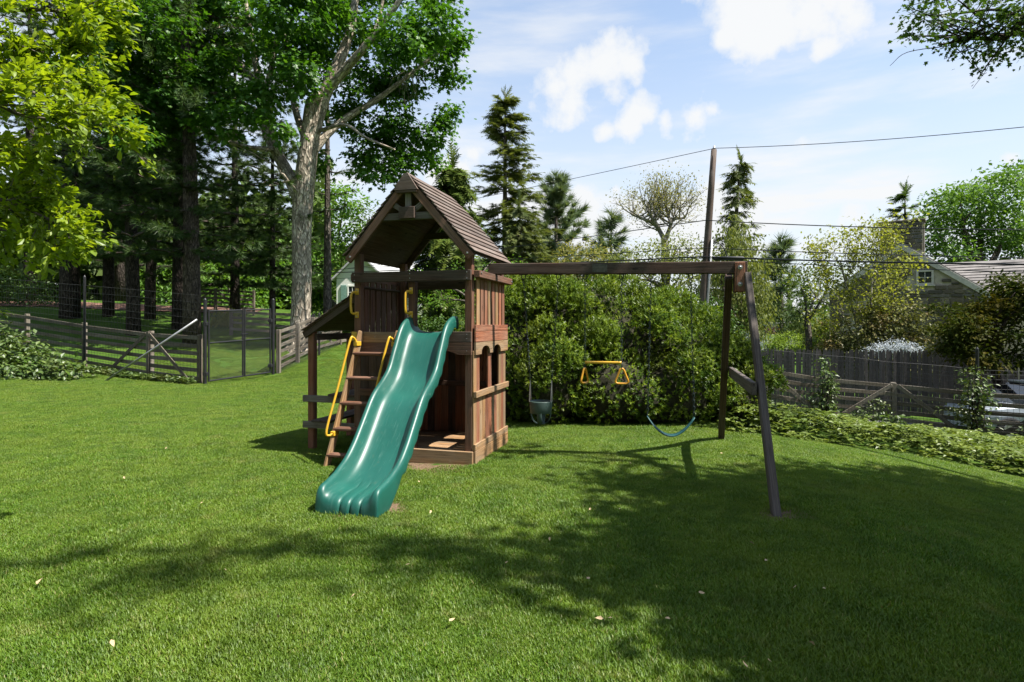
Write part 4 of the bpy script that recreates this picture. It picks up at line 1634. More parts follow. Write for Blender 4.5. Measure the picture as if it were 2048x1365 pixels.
tag(o, 'black splice case strapped to the thick cable beside the pole', 'cable box')

# ------------------------------------------------------------------ stone house
def stone_mat():
    m = NT('fieldstone')
    oi = m.n('ShaderNodeObjectInfo').outputs['Random']
    tc = m.n('ShaderNodeTexCoord').outputs['Object']
    c = m.ramp(oi, [(0.0, (0.06, 0.055, 0.05)), (0.3, (0.11, 0.09, 0.068)), (0.6, (0.16, 0.128, 0.092)), (0.8, (0.11, 0.108, 0.105)), (1.0, (0.21, 0.17, 0.125))])
    f = m.noise(tc, 3.0, 6, 0.65)
    c = m.mix(m.ramp(f, [(0.35, 0.5), (0.6, 0.0)]), c, (0.06, 0.055, 0.05))
    return m.principled(c, 0.9, m.bump(f, 0.6, 0.03), 0.15)


M['stone'] = stone_mat()
M['mortar'] = plain('mortar', (0.36, 0.32, 0.25), 0.95, var=0.2, scale=5)


def roof_mat(name, col, rows):
    m = NT(name)
    g = m.attr('gc').outputs['Vector']
    br = m.n('ShaderNodeTexBrick', {'Vector': g, 'Color1': (*col, 1), 'Color2': (*[x * 0.72 for x in col], 1), 'Mortar': (*[x * 0.3 for x in col], 1), 'Scale': rows, 'Mortar Size': 0.012, 'Row Height': 0.25, 'Brick Width': 0.6}).outputs[0]
    f = m.noise(g, 4.0, 5, 0.6)
    c = m.mix(m.ramp(f, [(0.35, 0.35), (0.65, 0.0)]), br, tuple(x * 0.45 for x in col))
    return m.principled(c, 0.9, None, 0.15)


M['slate'] = plain('slate_course', (0.18, 0.165, 0.155), 0.85, var=0.35, scale=2.5, bump=0.3)
M['pale_roof'] = plain('pale_roof_course', (0.42, 0.42, 0.42), 0.85, var=0.2, scale=2.5, bump=0.3)

HL = np.array([15.6, 29.0])
hz0 = -1.6
hgt = np.array([0.802, -0.597])
house = empty('stone_house', (HL[0], HL[1], hz0), math.atan2(-0.597, 0.802))
tag(house, 'fieldstone house with a steep gable, wide chimney and small white window', 'house')
HW, EVH, APH, DEP = 5.9, 4.70, 6.90, 8.0
bm_pts = [(0, 0), (HW, 0), (HW, EVH), (HW / 2, APH), (0, EVH)]
hwall = extrude_poly('wall', bm_pts, 1, 0.0, DEP, M['mortar'], house)
# stones
sm = []
for k in range(6):
    j = 0.10
    V = np.array([(x, y, z) for z in (-.5, .5) for y in (-.5, .5) for x in (-.5, .5)], float)
    V[:, 0] += rng.uniform(-j, j, 8) * 0.5
    V[:, 2] += rng.uniform(-j, j, 8)
    inner = V.copy()
    f = [(0, 2, 3, 1), (4, 5, 7, 6), (0, 1, 5, 4), (2, 6, 7, 3), (0, 4, 6, 2), (1, 3, 7, 5)]
    me = mesh_np('stone', V, np.array(f), M['stone'])
    bmm = bmesh.new()
    bmm.from_mesh(me)
    bmesh.ops.bevel(bmm, geom=list(bmm.edges), offset=0.07, segments=1, affect='EDGES')
    bmm.to_mesh(me)
    bmm.free()
    sm.append(me)


def place_stones(parent, x0, x1, z0, z1, inside, y, limit):
    n = 0
    z = z0
    while z < z1:
        h = rng.choice([0.12, 0.16, 0.20, 0.30], p=[0.3, 0.35, 0.25, 0.10])
        x = x0 + rng.uniform(0, 0.05)
        while x < x1 - 0.08:
            w = min(rng.uniform(0.22, 0.75) if h < 0.2 else rng.uniform(0.3, 0.6), x1 - x)
            if inside(x + w * 0.12, z, x + w * 0.88, z + h) and n < limit:
                o = mobj('stone', sm[rng.integers(6)], parent)
                o.location = (x + w / 2, y, z + h / 2)
                o.scale = (w - 0.045, 0.10 + rng.uniform(0, 0.04), h - 0.042)
                n += 1
            x += w
        z += h
    return n


def in_gable(xa, za, xb, zb):
    def top(x):
        return EVH + (APH - EVH) * (1 - abs(x - HW / 2) / (HW / 2)) - 0.12
    if zb > min(top(xa), top(xb)):
        return False
    if xb > 3.48 and xa < 4.22 and zb > 4.95 and za < 5.72:
        return False
    if xb > 0.95 and xa < 1.75 and zb > 3.0 and za < 4.15:
        return False
    return True


n = place_stones(hwall, 0.02, HW - 0.02, 2.55, APH, in_gable, -0.02, 275)
# lower wall, mostly hidden by shrubs: joined
mbs = MB()
z = 0.1
while z < 2.5:
    x = 0.02
    while x < HW - 0.1:
        w = min(rng.uniform(0.3, 0.8), HW - 0.02 - x)
        mbs.box((x + 0.015, -0.06, z + 0.012), (x + w - 0.015, 0.01, z + 0.17), 0.02)
        x += w
    z += 0.18
o = mbs.build('lower_stonework', M['stone'], hwall)
o['kind'] = 'stuff'
# chimney
ch = board('chimney', (HW/2 - 0.83, 0.03, APH - 0.75), (HW/2 + 0.83, 0.85, APH + 1.02), M['mortar'], house)
place_stones(ch, HW/2 - 0.83, HW/2 + 0.83, APH - 0.45, APH + 1.0, lambda a, b, c, d: b > APH - 0.35 - 0 * a and d < APH + 1.02, 0.02, 60)
o = mobj('stone', sm[0], ch)
o.location = (HW/2 + 0.83, 0.44, APH + 0.2)
o.scale = (0.08, 0.76, 1.5)
board('chimney_cap', (HW/2 - 0.92, -0.06, APH + 1.02), (HW/2 + 0.92, 0.94, APH + 1.12), M['stone'], ch, 0.02)
# roof slabs and bargeboards
sl = math.hypot(HW / 2, APH - EVH)
for s in (-1, 1):
    d = np.array([s * HW / 2, 0, EVH - APH]) / sl
    nn = np.array([s * (APH - EVH), 0, HW / 2]) / sl
    L = sl + 0.35
    m0 = np.array([HW/2, 0, APH]) + d * L / 2 + nn * 0.06
    rf = beam('roof', (m0[0], -0.12, m0[2]), (m0[0], DEP + 0.1, m0[2]), 0.08, L, M['slate'], house, up=d)
    m1 = np.array([HW/2, -0.13, APH - 0.02]) - nn * 0.05
    beam('bargeboard', m1, m1 + d * (L + 0.02), 0.04, 0.22, M['trim'], rf, up=nn)


def window(parent, x0, x1, z0, z1, nx_, nz_, y=-0.06):
    fr = MB()
    t = 0.09
    for (a, b) in (((x0, y, z0), (x1, y + 0.08, z0 + t)), ((x0, y, z1 - t), (x1, y + 0.08, z1)),
                   ((x0, y, z0 + t), (x0 + t, y + 0.08, z1 - t)), ((x1 - t, y, z0 + t), (x1, y + 0.08, z1 - t))):
        fr.box(a, b, 0.006)
    fr.box((x0 - 0.05, y - 0.05, z0 - 0.06), (x1 + 0.05, y + 0.06, z0 - 0.002), 0.006)
    for i in range(1, nx_):
        x = x0 + t + (x1 - x0 - 2 * t) * i / nx_
        fr.box((x - 0.014, y + 0.02, z0 + t), (x + 0.014, y + 0.06, z1 - t), 0.003)
    for i in range(1, nz_):
        z = z0 + t + (z1 - z0 - 2 * t) * i / nz_
        fr.box((x0 + t, y + 0.022, z - 0.014), (x1 - t, y + 0.058, z + 0.014), 0.003)
    f = fr.build('window', M['paint_white'] if parent is not house else M['trim'], parent)
    w_, h_ = (x1 - x0 - 2 * t) / nx_, (z1 - z0 - 2 * t) / nz_
    for i in range(nx_):
        for j in range(nz_):
            board('pane', (x0 + t + i * w_ + 0.002, y + 0.042, z0 + t + j * h_ + 0.002), (x0 + t + (i+1) * w_ - 0.002, y + 0.046, z0 + t + (j+1) * h_ - 0.002), M['glass'], f, 0.001)
    return f


window(house, 3.52, 4.18, 5.0, 5.68, 2, 2, -0.10)
window(house, 1.0, 1.7, 3.05, 4.1, 2, 2, -0.10)
# wing with roof courses
wx0, wx1 = HW + 0.02, HW + 11.0
board('wing_wall', (wx0, 1.9, 0), (wx1, 5.6, 4.35), M['mortar'], house, 0.001)
wr = None
ez, rz_ = 4.15, 6.25
ey, ry = 1.5, 3.9
wroof = extrude_poly('wing_roof', [(ey, ez), (ry, rz_), (6.3, ez)], 0, wx0 - 1.9, wx1, M['slate'], house)
nC = 15
dd = unit(np.array([0, ry - ey, rz_ - ez]))
Ls = math.hypot(ry - ey, rz_ - ez)
nn = np.array([0, -(rz_ - ez), ry - ey]) / Ls
for k in range(nC):
    a = np.array([0, ey, ez]) + dd * (Ls * k / nC - 0.02) + nn * 0.05
    b = np.array([0, ey, ez]) + dd * (Ls * (k + 1) / nC + 0.02) + nn * 0.015
    m = (a + b) / 2
    beam('slate_course', (wx0 - 1.85, m[1], m[2]), (wx1 + 0.1, m[1], m[2]), 0.018, np.linalg.norm(b - a), M['slate'], wroof, up=unit(b - a))

# ------------------------------------------------------------------ white house behind the fort
wz = 1.9
wh = empty('white_house', (-11.3, 38.0, wz))
tag(wh, 'white house with pale roof and green shutters behind the fort', 'house')
extrude_poly('wall', [(0, -0.5), (3.0, -0.5), (3.0, 2.75), (1.5, 4.25), (0, 2.75)], 1, 0, 4.0, M['paint_white'], wh)
board('main_wall', (2.6, 1.2, -0.5), (10.5, 6.0, 3.0), M['paint_white'], wh, 0.001)
for s in (-1, 1):
    d = unit(np.array([s * 1.5, 0, -1.5]))
    nn = np.array([s * 0.707, 0, 0.707])
    m0 = np.array([1.5, 0, 4.25]) + d * 1.2 + nn * 0.06
    beam('roof', (m0[0], -0.3, m0[2]), (m0[0], 4.2, m0[2]), 0.1, 2.5, M['pale_roof'], wh, up=d)
mr = extrude_poly('main_roof', [(0.8, 2.95), (3.6, 4.35), (6.4, 2.95)], 0, 2.4, 10.8, M['pale_roof'], wh)
wf_ = window(wh, 0.70, 1.35, 0.95, 2.25, 2, 3, -0.06)
for x in (0.28, 1.42):
    board('shutter', (x, -0.07, 0.95), (x + 0.36, -0.01, 2.25), M['shutter'], wh, 0.01)
window(wh, 5.2, 6.0, 0.9, 2.2, 2, 3, 1.14)
window(wh, 7.5, 8.3, 0.9, 2.2, 2, 3, 1.14)

# small flat-roofed outbuilding far right
ob = empty('garden_shed', (20.3, 46.0, -0.6))
tag(ob, 'small cream flat roofed outbuilding far behind the clipped hedge', 'shed')
board('wall', (-1.2, 0, 0), (1.6, 2.2, 2.3), M['paint_white'], ob, 0.001)
board('roof', (-1.35, -0.15, 2.3), (1.75, 2.35, 2.45), M['pale_roof'], ob, 0.01)
board('door', (0.2, -0.04, 0.0), (1.0, -0.005, 1.95), M['shutter'], ob)

# ------------------------------------------------------------------ parked car behind the right fence
def car():
    x0, y0 = 12.05, 16.1
    e = empty('parked_car', (x0, y0, Gz(x0 + 2, y0) + 0.03), R(-9))
    tag(e, 'light blue grey parked car half hidden by the fence at the right edge', 'car')
    m = NT('car_paint')
    paint = m.principled((0.42, 0.47, 0.53), 0.28, None, 0.6, 0.3)
    # lofted body: stations along x (front at 0), section half width and heights
    prof = [(0.0, 0.42, 0.30, 0.62), (0.12, 0.70, 0.22, 0.80), (0.6, 0.86, 0.20, 0.92), (1.2, 0.90, 0.20, 0.98), (2.2, 0.91, 0.20, 1.00), (3.4, 0.91, 0.20, 1.00), (4.1, 0.88, 0.22, 1.00), (4.45, 0.72, 0.30, 0.92), (4.55, 0.5, 0.36, 0.80)]
    sec = [(-0.9, 0.0), (-1.0, 0.25), (-1.0, 0.6), (-0.94, 0.86), (-0.78, 1.0), (0.78, 1.0), (0.94, 0.86), (1.0, 0.6), (1.0, 0.25), (0.9, 0.0)]
    V, F4 = [], []
    ns = len(sec)
    for (x, hw, zb, zt) in prof:
        for (u, w) in sec:
            V.append((x, u * hw, zb + (zt - zb) * w))
    for i in range(len(prof) - 1):
        for j in range(ns):
            F4.append((i*ns+j, i*ns+(j+1) % ns, (i+1)*ns+(j+1) % ns, (i+1)*ns+j))
    caps = []
    mobj('body', mesh_np('body', V, [np.array(F4), np.array([list(range(ns)), list(range(len(V)-1, len(V)-ns-1, -1))])], paint, smooth=False), e)
    # cabin
    cab = [(1.05, 0.80, 0.97, 0.975), (1.75, 0.72, 0.97, 1.40), (2.4, 0.70, 0.97, 1.47), (3.2, 0.70, 0.97, 1.44), (3.95, 0.76, 0.97, 0.985)]
    V, F4 = [], []
    for (x, hw, zb, zt) in cab:
        V += [(x, -0.84, zb), (x, -hw, zt), (x, hw, zt), (x, 0.84, zb)]
    for i in range(len(cab) - 1):
        for j in range(3):
            F4.append((i*4+j, i*4+j+1, (i+1)*4+j+1, (i+1)*4+j))
    mobj('windows', mesh_np('windows', V, np.array(F4), M['glass']), e)
    board('roof', (1.72, -0.70, 1.42), (3.25, 0.70, 1.475), paint, e, 0.02)
    for x in (0.85, 3.65):
        for s in (-1, 1):
            mb = MB()
            mb.tube([(x, s * 0.72, 0.31), (x, s * 0.74, 0.31), (x, s * 0.92, 0.31), (x, s * 0.935, 0.31)], [0.28, 0.31, 0.31, 0.27], 20)
            w = mb.build('wheel', M['tyre'], e)
            mb = MB()
            mb.tube([(x, s * 0.93, 0.31), (x, s * 0.945, 0.31)], [0.20, 0.18], 14)
            mb.build('rim', M['steel'], w)
    for s in (-1, 1):
        board('headlight', (-0.01, s * 0.42 - 0.14, 0.60), (0.10, s * 0.42 + 0.14, 0.72), M['steel'], e, 0.02)
        mb = MB()
        mb.beam((1.35, s * 0.98, 1.02), (1.50, s * 0.98, 1.02), 0.16, 0.12, ch=0.02)
        mb.build('wing_mirror', paint, e)


car()
# ------------------------------------------------------------------ trees
def pbl(px, py, Y, rx, rz, ry=None):
    """blob from photo pixels at depth Y; radii in photo pixels"""
    k = Y / F
    return (P(px, py, Y), (rx * k, (ry or (rx + rz) / 2) * k, rz * k))


def rel(blobs, base):
    return [(np.asarray(c) - base, r) for c, r in blobs]


def dtree(name, label, px, Y, blobs, leafmat, bark='bark_grey', r0=0.2, leaf=0.16, per_m2=5, leaves=12, spread=0.3, kind='leaf', group=None, base_z=None, fork=None, twigs=0, **kw):
    """broadleaf tree: blobs in photo pixels (px,py,rx,rz[,dY])"""
    x = (px - 1024) / F * Y
    base = np.array([x, Y, Gz(x, Y) if base_z is None else base_z])
    bl = [pbl(b[0], b[1], Y + (b[4] if len(b) > 4 else rng.uniform(-0.06, 0.06) * Y), b[2], b[3]) for b in blobs]
    bl = rel(bl, base)
    e = empty(name, base)
    tag(e, label, 'tree', group)
    mb = MB()
    cen = np.mean([c for c, r in bl], axis=0)
    top = np.array(fork, float) - base if fork is not None else np.array([cen[0] * 0.5, cen[1] * 0.5, min(c[2] for c, r in bl) * 0.85])
    limb(mb, [(0, 0, -0.2), top * 0.5 + np.array([rng.normal(0, .1), 0, 0]), top], r0 * 1.15, r0 * 0.8, 10)
    for c, r in bl:
        mid = (top + c) / 2 + rng.normal(0, 0.08, 3) * np.linalg.norm(c - top)
        mid[2] += 0.1 * np.linalg.norm(c - top)
        limb(mb, [top - np.array([0, 0, 0.1]), mid, c], r0 * 0.45, r0 * 0.10, 6)
        for k in range(twigs):
            tgt = c + rdir(1)[0] * np.asarray(r) * 0.9
            limb(mb, [mid + (c - mid) * rng.uniform(0, 1), (c + tgt) / 2, tgt], r0 * 0.10, r0 * 0.03, 4, 3)
    mb.build('trunk', M[bark], e, smooth=True)
    kw.setdefault('clump', 0.9)
    broad_crown('crown', e, bl, M[leafmat], leaf, per_m2, leaves, spread, kind, **kw)
    return e


# ---- big maple with the pale trunk
MY = 22.0
mbx = (600 - 1024) / F * MY
mb0 = np.array([mbx, MY, Gz(mbx, MY)])
maple = empty('maple_tree', mb0)
tag(maple, 'huge maple with a pale furrowed trunk and spreading crown behind the gate', 'tree')


def pm(px, py, dy=0.0):
    return P(px, py, MY + dy) - mb0


mt = MB()
q = catmull([pm(600, 716), pm(600, 690), pm(601, 640), pm(604, 560), pm(603, 480), pm(606, 400), pm(613, 330), pm(621, 272)], 5)
rad = np.interp(np.linspace(0, 1, len(q)), [0, 0.06, 0.14, 0.3, 0.55, 0.75, 0.9, 1.0], [0.74, 0.52, 0.41, 0.355, 0.34, 0.375, 0.35, 0.31])
ang_n = 22
mt.tube(q, rad, ang_n)
for a in np.linspace(0, 2 * math.pi, 8)[:-1]:                      # buttress roots
    d = np.array([math.cos(a), math.sin(a) * 0.8, 0])
    limb(mt, [pm(600, 690) + d * 0.25, pm(600, 706) + d * 0.55, pm(600, 716) + d * 1.15 - np.array([0, 0, 0.18])], 0.24, 0.06, 8)
limb(mt, [pm(620, 285), pm(640, 215), pm(662, 160), pm(690, 95, .3), pm(705, 40, .5), pm(715, -40, .8)], 0.30, 0.13, 12)
limb(mt, [pm(610, 300), pm(616, 240, -.2), pm(622, 205, -.3), pm(640, 190, -.4)], 0.22, 0.15, 10)
limb(mt, [pm(648, 188), pm(690, 140, -.4), pm(725, 100, -.8), pm(765, 50, -1), pm(800, 0, -1.2), pm(830, -60, -1.4)], 0.20, 0.07, 10)
limb(mt, [pm(690, 140, -.4), pm(740, 80, -.2), pm(760, 30, 0), pm(770, -30, 0)], 0.10, 0.05, 8)
limb(mt, [pm(624, 305), pm(655, 268, .4), pm(695, 235, .8), pm(745, 205, 1), pm(800, 165, 1.2), pm(870, 110, 1.3), pm(925, 70, 1.4)], 0.19, 0.05, 9)
limb(mt, [pm(640, 262), pm(690, 250, -.8), pm(730, 275, -1.2), pm(790, 300, -1.4)], 0.08, 0.03, 7)
limb(mt, [pm(600, 400), pm(572, 340, .6), pm(545, 290, .9), pm(525, 235, 1.0), pm(518, 170, 1), pm(505, 90, 1), pm(490, 0, 1)], 0.27, 0.08, 10)
limb(mt, [pm(560, 318, .7), pm(532, 210, .4), pm(545, 120, .3), pm(560, 40, .2)], 0.15, 0.06, 8)
limb(mt, [pm(522, 228, 1), pm(470, 200, .3), pm(400, 180, -.3), pm(320, 165, -.6)], 0.12, 0.03, 7)
limb(mt, [pm(556, 300, .8), pm(500, 296, 0), pm(440, 278, -.6), pm(385, 250, -1)], 0.12, 0.03, 7)
limb(mt, [pm(614, 285), pm(592, 225, .4), pm(577, 150, .6), pm(570, 60, .8)], 0.16, 0.06, 8)
limb(mt, [pm(520, 180, 1), pm(470, 110, 1), pm(430, 40, 1), pm(400, -40, 1)], 0.12, 0.05, 7)
limb(mt, [pm(594, 385, -.4), pm(562, 345, -.7), pm(548, 330, -.8), pm(525, 318, -.9), pm(498, 303, -1)], 0.055, 0.012, 6, wob=0.02)
limb(mt, [pm(575, 362, -.6), pm(540, 372, -.8), pm(515, 365, -.9)], 0.045, 0.012, 6)
for k in range(7):                                                  # fine dead twigs hanging from the right limb
    s0 = P(rng.uniform(795, 835), rng.uniform(120, 150), MY + 0.2) - mb0
    grow(mt, s0, np.array([rng.normal(0, .35), rng.normal(0, .3), -1.0]), rng.uniform(0.5, 0.8), 0.012, 2, [], 0.45, 3, -0.3)
mt.build('trunk', M['bark_maple'], maple, smooth=True)
MB_ = [(240, 70, 70, 60), (200, 150, 55, 55), (310, 50, 85, 70), (400, 60, 80, 70), (480, 50, 75, 65), (240, 210, 60, 55), (310, 190, 75, 60),
       (390, 190, 75, 60), (455, 160, 60, 60), (345, 250, 60, 32), (270, 265, 45, 30), (430, 255, 50, 30), (560, 90, 55, 60), (600, 145, 45, 50), (640, 55, 50, 55), (590, 30, 60, 45),
       (700, 20, 55, 40), (755, 140, 55, 50), (800, 75, 60, 60), (860, 50, 60, 60), (885, 115, 50, 45), (928, 95, 32, 28),
       (820, 165, 50, 40), (905, 160, 30, 24), (745, 300, 50, 42), (800, 290, 55, 45), (850, 275, 48, 36), (800, 340, 52, 32), (745, 350, 34, 22), (890, 222, 26, 20), (780, 235, 48, 36),
       (700, 200, 48, 42), (660, 130, 36, 36), (545, 195, 38, 36), (500, 205, 40, 36), (690, 250, 28, 26), (560, 250, 22, 22), (735, 60, 45, 45), (770, 190, 45, 35), (840, 110, 45, 40), (660, 20, 40, 40), (860, 330, 30, 24), (870, 240, 32, 28), (720, 320, 30, 30), (610, 90, 40, 40), (640, 330, 18, 18),
       (260, -50, 110, 60), (420, -50, 110, 60), (580, -50, 110, 60), (740, -50, 100, 55), (870, -20, 60, 40)]
bl = rel([pbl(a, b, MY + (rng.uniform(1.0, 3.4) if (a > 640 and b > 100) else rng.uniform(-2.2, 1.6)), rx * (0.86 if a > 640 else 1), rz * (0.84 if a > 640 else 1), (rx + rz) / 2) for (a, b, rx, rz) in MB_], mb0)
broad_crown('crown', maple, bl, M['lf_maple'], 0.19, 6.6, 13, 0.24, 'lobed', droop=0.5, flat=0.5, clump=1.3)

# ---- pines on the left
def pine(label, px, Y, h, r=0.25, z0=0.18, rad=3.2, lean=(0, 0), bark='bark_dark', n_whorl=20, per=6, mat='lf_pine', dens=5, tilt=None):
    x = (px - 1024) / F * Y
    return conifer('pine_tree', label, (x, Y, Gz(x, Y) - 0.1), h, lambda t: rad * (1.05 - 0.75 * t) + 0.5, M[mat], M[bark], z0, n_whorl, per, 0.10, 'tuft', 0.30, 0.30,
                   r, 0.12, 0.10, lean, 'tall pines beyond the left fence', 'tree', 0.08, dens)


pine('tall dark pine with the thickest flared trunk at far left', 140, 27, 20, 0.42, 0.15, 3.8)
pine('straight dark pine trunk beside the far left flared pine', 217, 28, 19, 0.25, 0.16, 3.6)
pine('grey barked pine with a bowed trunk left of the braced fence', 267, 23.5, 17, 0.26, 0.20, 3.6, (-1.6, 0.4), 'bark_dark')
pine('slim pine leaning right in front of the distant fence', 300, 28, 18, 0.24, 0.24, 2.8, (2.2, 0))
pine('dark pine standing close behind the twin grey trunk', 357, 25.5, 19, 0.27, 0.19, 3.6, (0.3, 0))
pine('big pine with a broad pale root flare left of the gate', 384, 21.8, 19, 0.33, 0.19, 3.8, (-0.9, 0.6), 'bark_brown')
pine('far pine filling the gap above the left lawn', 60, 33, 20, 0.3, 0.15, 3.8)
pine('far pine behind the gate, right of the flared one', 470, 30, 15, 0.25, 0.12, 3.8)
pine('distant pine rising behind the bowed trunk', 240, 36, 20, 0.3, 0.12, 4.2)
pine('distant pine between the gate and the maple', 545, 28, 12, 0.16, 0.16, 2.6)
pine('slender tall pine just right of the pale maple trunk', 655, 27, 14, 0.20, 0.40, 1.9, (0, 0), 'bark_grey', 9, 3, 'lf_pine', 2)

# ---- conifers in the middle
def spruce(label, px, top_py, Y, base_r, mat='lf_spruce', name='spruce_tree', **kw):
    x = (px - 1024) / F * Y
    z0 = min(Gz(x, Y), 0.3)
    top = EYE + (650 - top_py) / F * Y
    a = dict(z0=0.12, n_whorl=34, per=8, droop=0.26, kind='spray', size=0.70, step=0.36, dens=3, gap=0.12, trunk_r=0.28, hang=0.25, up_tip=0.22, bark=M['bark_grey'])
    a.update(kw)
    bk = a.pop('bark')
    return conifer(name, label, (x, Y, z0), top - z0, lambda t: base_r * (1 - t) ** 0.85 + 0.15, M[mat], bk, **a)


spruce('tall pointed spruce against the sky right of the fort roof', 1010, 186, 40, 4.1)
spruce('dark weeping spruce directly behind the fort roof', 905, 322, 31, 2.9, 'lf_weep', 'weeping_spruce', hang=1.1, size=0.9, n_whorl=26, per=7, droop=0.35)
spruce('ragged brown green spruce at the foot of the tall one', 1040, 400, 37, 3.0, n_whorl=20, per=7, hang=0.6)
spruce('blue green pine with upswept boughs right of the tall spruce', 1112, 352, 46, 5.0, 'lf_pine_b', 'white_pine', kind='tuft', size=0.75, up_tip=0.55, droop=0.05, hang=-0.35, n_whorl=18, per=7, step=0.5, dens=6)
spruce('small ragged pine alone against the cloud right of the white pine', 1222, 428, 50, 2.8, 'lf_pine_b', 'white_pine', kind='tuft', size=0.9, up_tip=0.35, droop=0.0, hang=-0.2, n_whorl=9, per=4, step=0.6, z0=0.55)
spruce('windblown spruce close behind the utility pole', 1462, 312, 33, 2.3, hang=0.7, size=0.6, n_whorl=20, per=5, step=0.36, lean=(0.55, 0), gap=0.25, z0=0.3)
spruce('dark blue green pine right of the swing A-frame', 1562, 478, 46, 2.7, 'lf_pine_b', 'white_pine', kind='tuft', size=0.85, up_tip=0.4, droop=0.05, hang=-0.25, n_whorl=15, per=6, step=0.5, dens=3)
spruce('small dark spruce top behind the stone chimney', 1810, 378, 44, 2.2, 'lf_pine', n_whorl=18, per=5, size=0.7, gap=0.2)

# ---- broadleaf trees in the middle distance
dtree('maple_tree', 'bright green maple filling the gap right of the pale trunk', 675, 45, [(690, 400, 36, 40), (645, 440, 40, 50), (690, 460, 36, 50), (650, 530, 40, 50), (560, 480, 40, 60), (625, 590, 36, 34), (540, 560, 40, 40), (655, 590, 30, 40)],
      'lf_bright', leaf=0.30, per_m2=3.2, leaves=10, spread=0.4)
dtree('garden_tree', 'fresh green tree behind the gate under the pine boughs', 450, 37, [(470, 590, 60, 40), (430, 560, 50, 40), (510, 600, 50, 40), (530, 540, 50, 40), (420, 620, 40, 30)], 'lf_bright', leaf=0.24, per_m2=3.2, leaves=10, spread=0.4)
dtree('garden_tree', 'round leafy tree between the pine trunks far left', 320, 41, [(330, 560, 50, 50), (290, 590, 40, 40), (345, 600, 40, 30), (190, 600, 40, 50)], 'lf_bright', leaf=0.28, per_m2=3.2, leaves=10, spread=0.45)
bb = np.array([(1335 - 1024) / F * 52, 52, -0.5])
e = empty('budding_tree', bb)
tag(e, 'open crowned tree with bare forking limbs and yellow green buds', 'tree')
bt = MB()
tips = []
f0 = P(1330, 482, 52) - bb
limb(bt, [(0, 0, -0.2), f0 * 0.5, f0], 0.42, 0.34, 10)
for (pth, r) in (([(1330, 482), (1312, 452), (1290, 440), (1265, 430)], 0.22), ([(1318, 460), (1302, 430), (1295, 405)], 0.2), ([(1330, 482), (1340, 455), (1345, 440), (1370, 436)], 0.22), ([(1342, 448), (1335, 425), (1330, 408)], 0.17)):
    qq = limb(bt, [P(a, b, 52 + rng.uniform(-1, 1)) - bb for a, b in pth], r, r * 0.5, 7)
    for j in range(3, len(qq), 2):
        for k in range(2):
            grow(bt, qq[j], np.array([rng.normal(0, 1.1), rng.normal(0, .8), 0.6]), rng.uniform(1.5, 2.2), 0.075, 2, tips, 0.5, 4, 0.25)
bt.build('trunk', M['bark_pale'], e, smooth=True)
tp = np.array(tips)
pp = np.repeat(tp, 6, 0) + rng.normal(0, 0.45, (len(tp) * 6, 3))
scatter('crown', 'leaf', pp, rdir(len(pp)), rng.normal(0, .7, pp.shape) + (0, 0, 1), 0.17 * rng.uniform(.6, 1.3, len(pp)), M['lf_bud'], e)
dtree('blossom_tree', 'rounded tree with thin pinkish spring foliage left of the pole', 1165, 36, [(1140, 520, 35, 30), (1180, 510, 35, 32), (1120, 545, 30, 30), (1200, 540, 30, 30)], 'lf_bud', leaf=0.16, per_m2=7, leaves=8, spread=0.35, twigs=4)
dtree('garden_tree', 'soft yellow green tree spreading behind the hedge left of the pole', 1340, 34, [(1300, 515, 40, 30), (1350, 495, 40, 30), (1290, 560, 45, 35), (1360, 545, 45, 40), (1240, 555, 35, 35), (1400, 550, 35, 50), (1250, 520, 30, 24), (1390, 505, 34, 26)], 'lf_willow', leaf=0.17, per_m2=7, leaves=9, spread=0.4, twigs=3)
dtree('weeping_willow', 'pale weeping willow drooping right of the utility pole', 1490, 27, [(1470, 520, 38, 36), (1505, 540, 36, 50), (1480, 590, 42, 50), (1520, 600, 30, 45), (1440, 560, 30, 50), (1455, 490, 30, 22), (1430, 610, 30, 40), (1500, 640, 34, 30)], 'lf_willow', leaf=0.15, per_m2=8, leaves=14, spread=0.26, flat=2.6, droop=2.2, up=0.2)
dtree('garden_tree', 'mid green tree in front of the dark pine right of the A-frame', 1610, 33, [(1600, 570, 34, 40), (1640, 590, 36, 36), (1590, 620, 34, 34), (1650, 550, 30, 30)], 'lf_far', leaf=0.18, per_m2=4, leaves=10, spread=0.35)
dtree('maple_tree', 'large spring green maple rising behind the stone house at right', 1970, 42, [(1880, 420, 40, 36), (1920, 400, 40, 34), (1960, 400, 45, 40), (2010, 380, 45, 45), (2040, 350, 34, 30), (1870, 480, 36, 40), (1930, 470, 50, 45), (2000, 460, 55, 50), (1900, 520, 40, 30), (1990, 520, 60, 40), (2070, 430, 50, 70), (1858, 440, 20, 24)],
      'lf_maple_r', leaf=0.30, per_m2=3.4, leaves=11, spread=0.5, r0=0.35)
dtree('garden_tree', 'hazy far tree just left of the fort roof ridge', 740, 44, [(735, 440, 30, 30), (765, 470, 35, 35), (730, 500, 40, 35), (790, 500, 40, 40)], 'lf_far', leaf=0.26, per_m2=3, leaves=9, spread=0.45)
dtree('dogwood_tree', 'white flowering dogwood low behind the right corner of the fort', 985, 27, [(985, 520, 24, 20), (1000, 555, 26, 22), (1030, 540, 24, 20), (965, 560, 20, 20), (880, 600, 34, 24), (850, 560, 26, 24), (925, 560, 26, 30)], 'lf_bright', leaf=0.13, per_m2=5, leaves=9, spread=0.3, twigs=2)

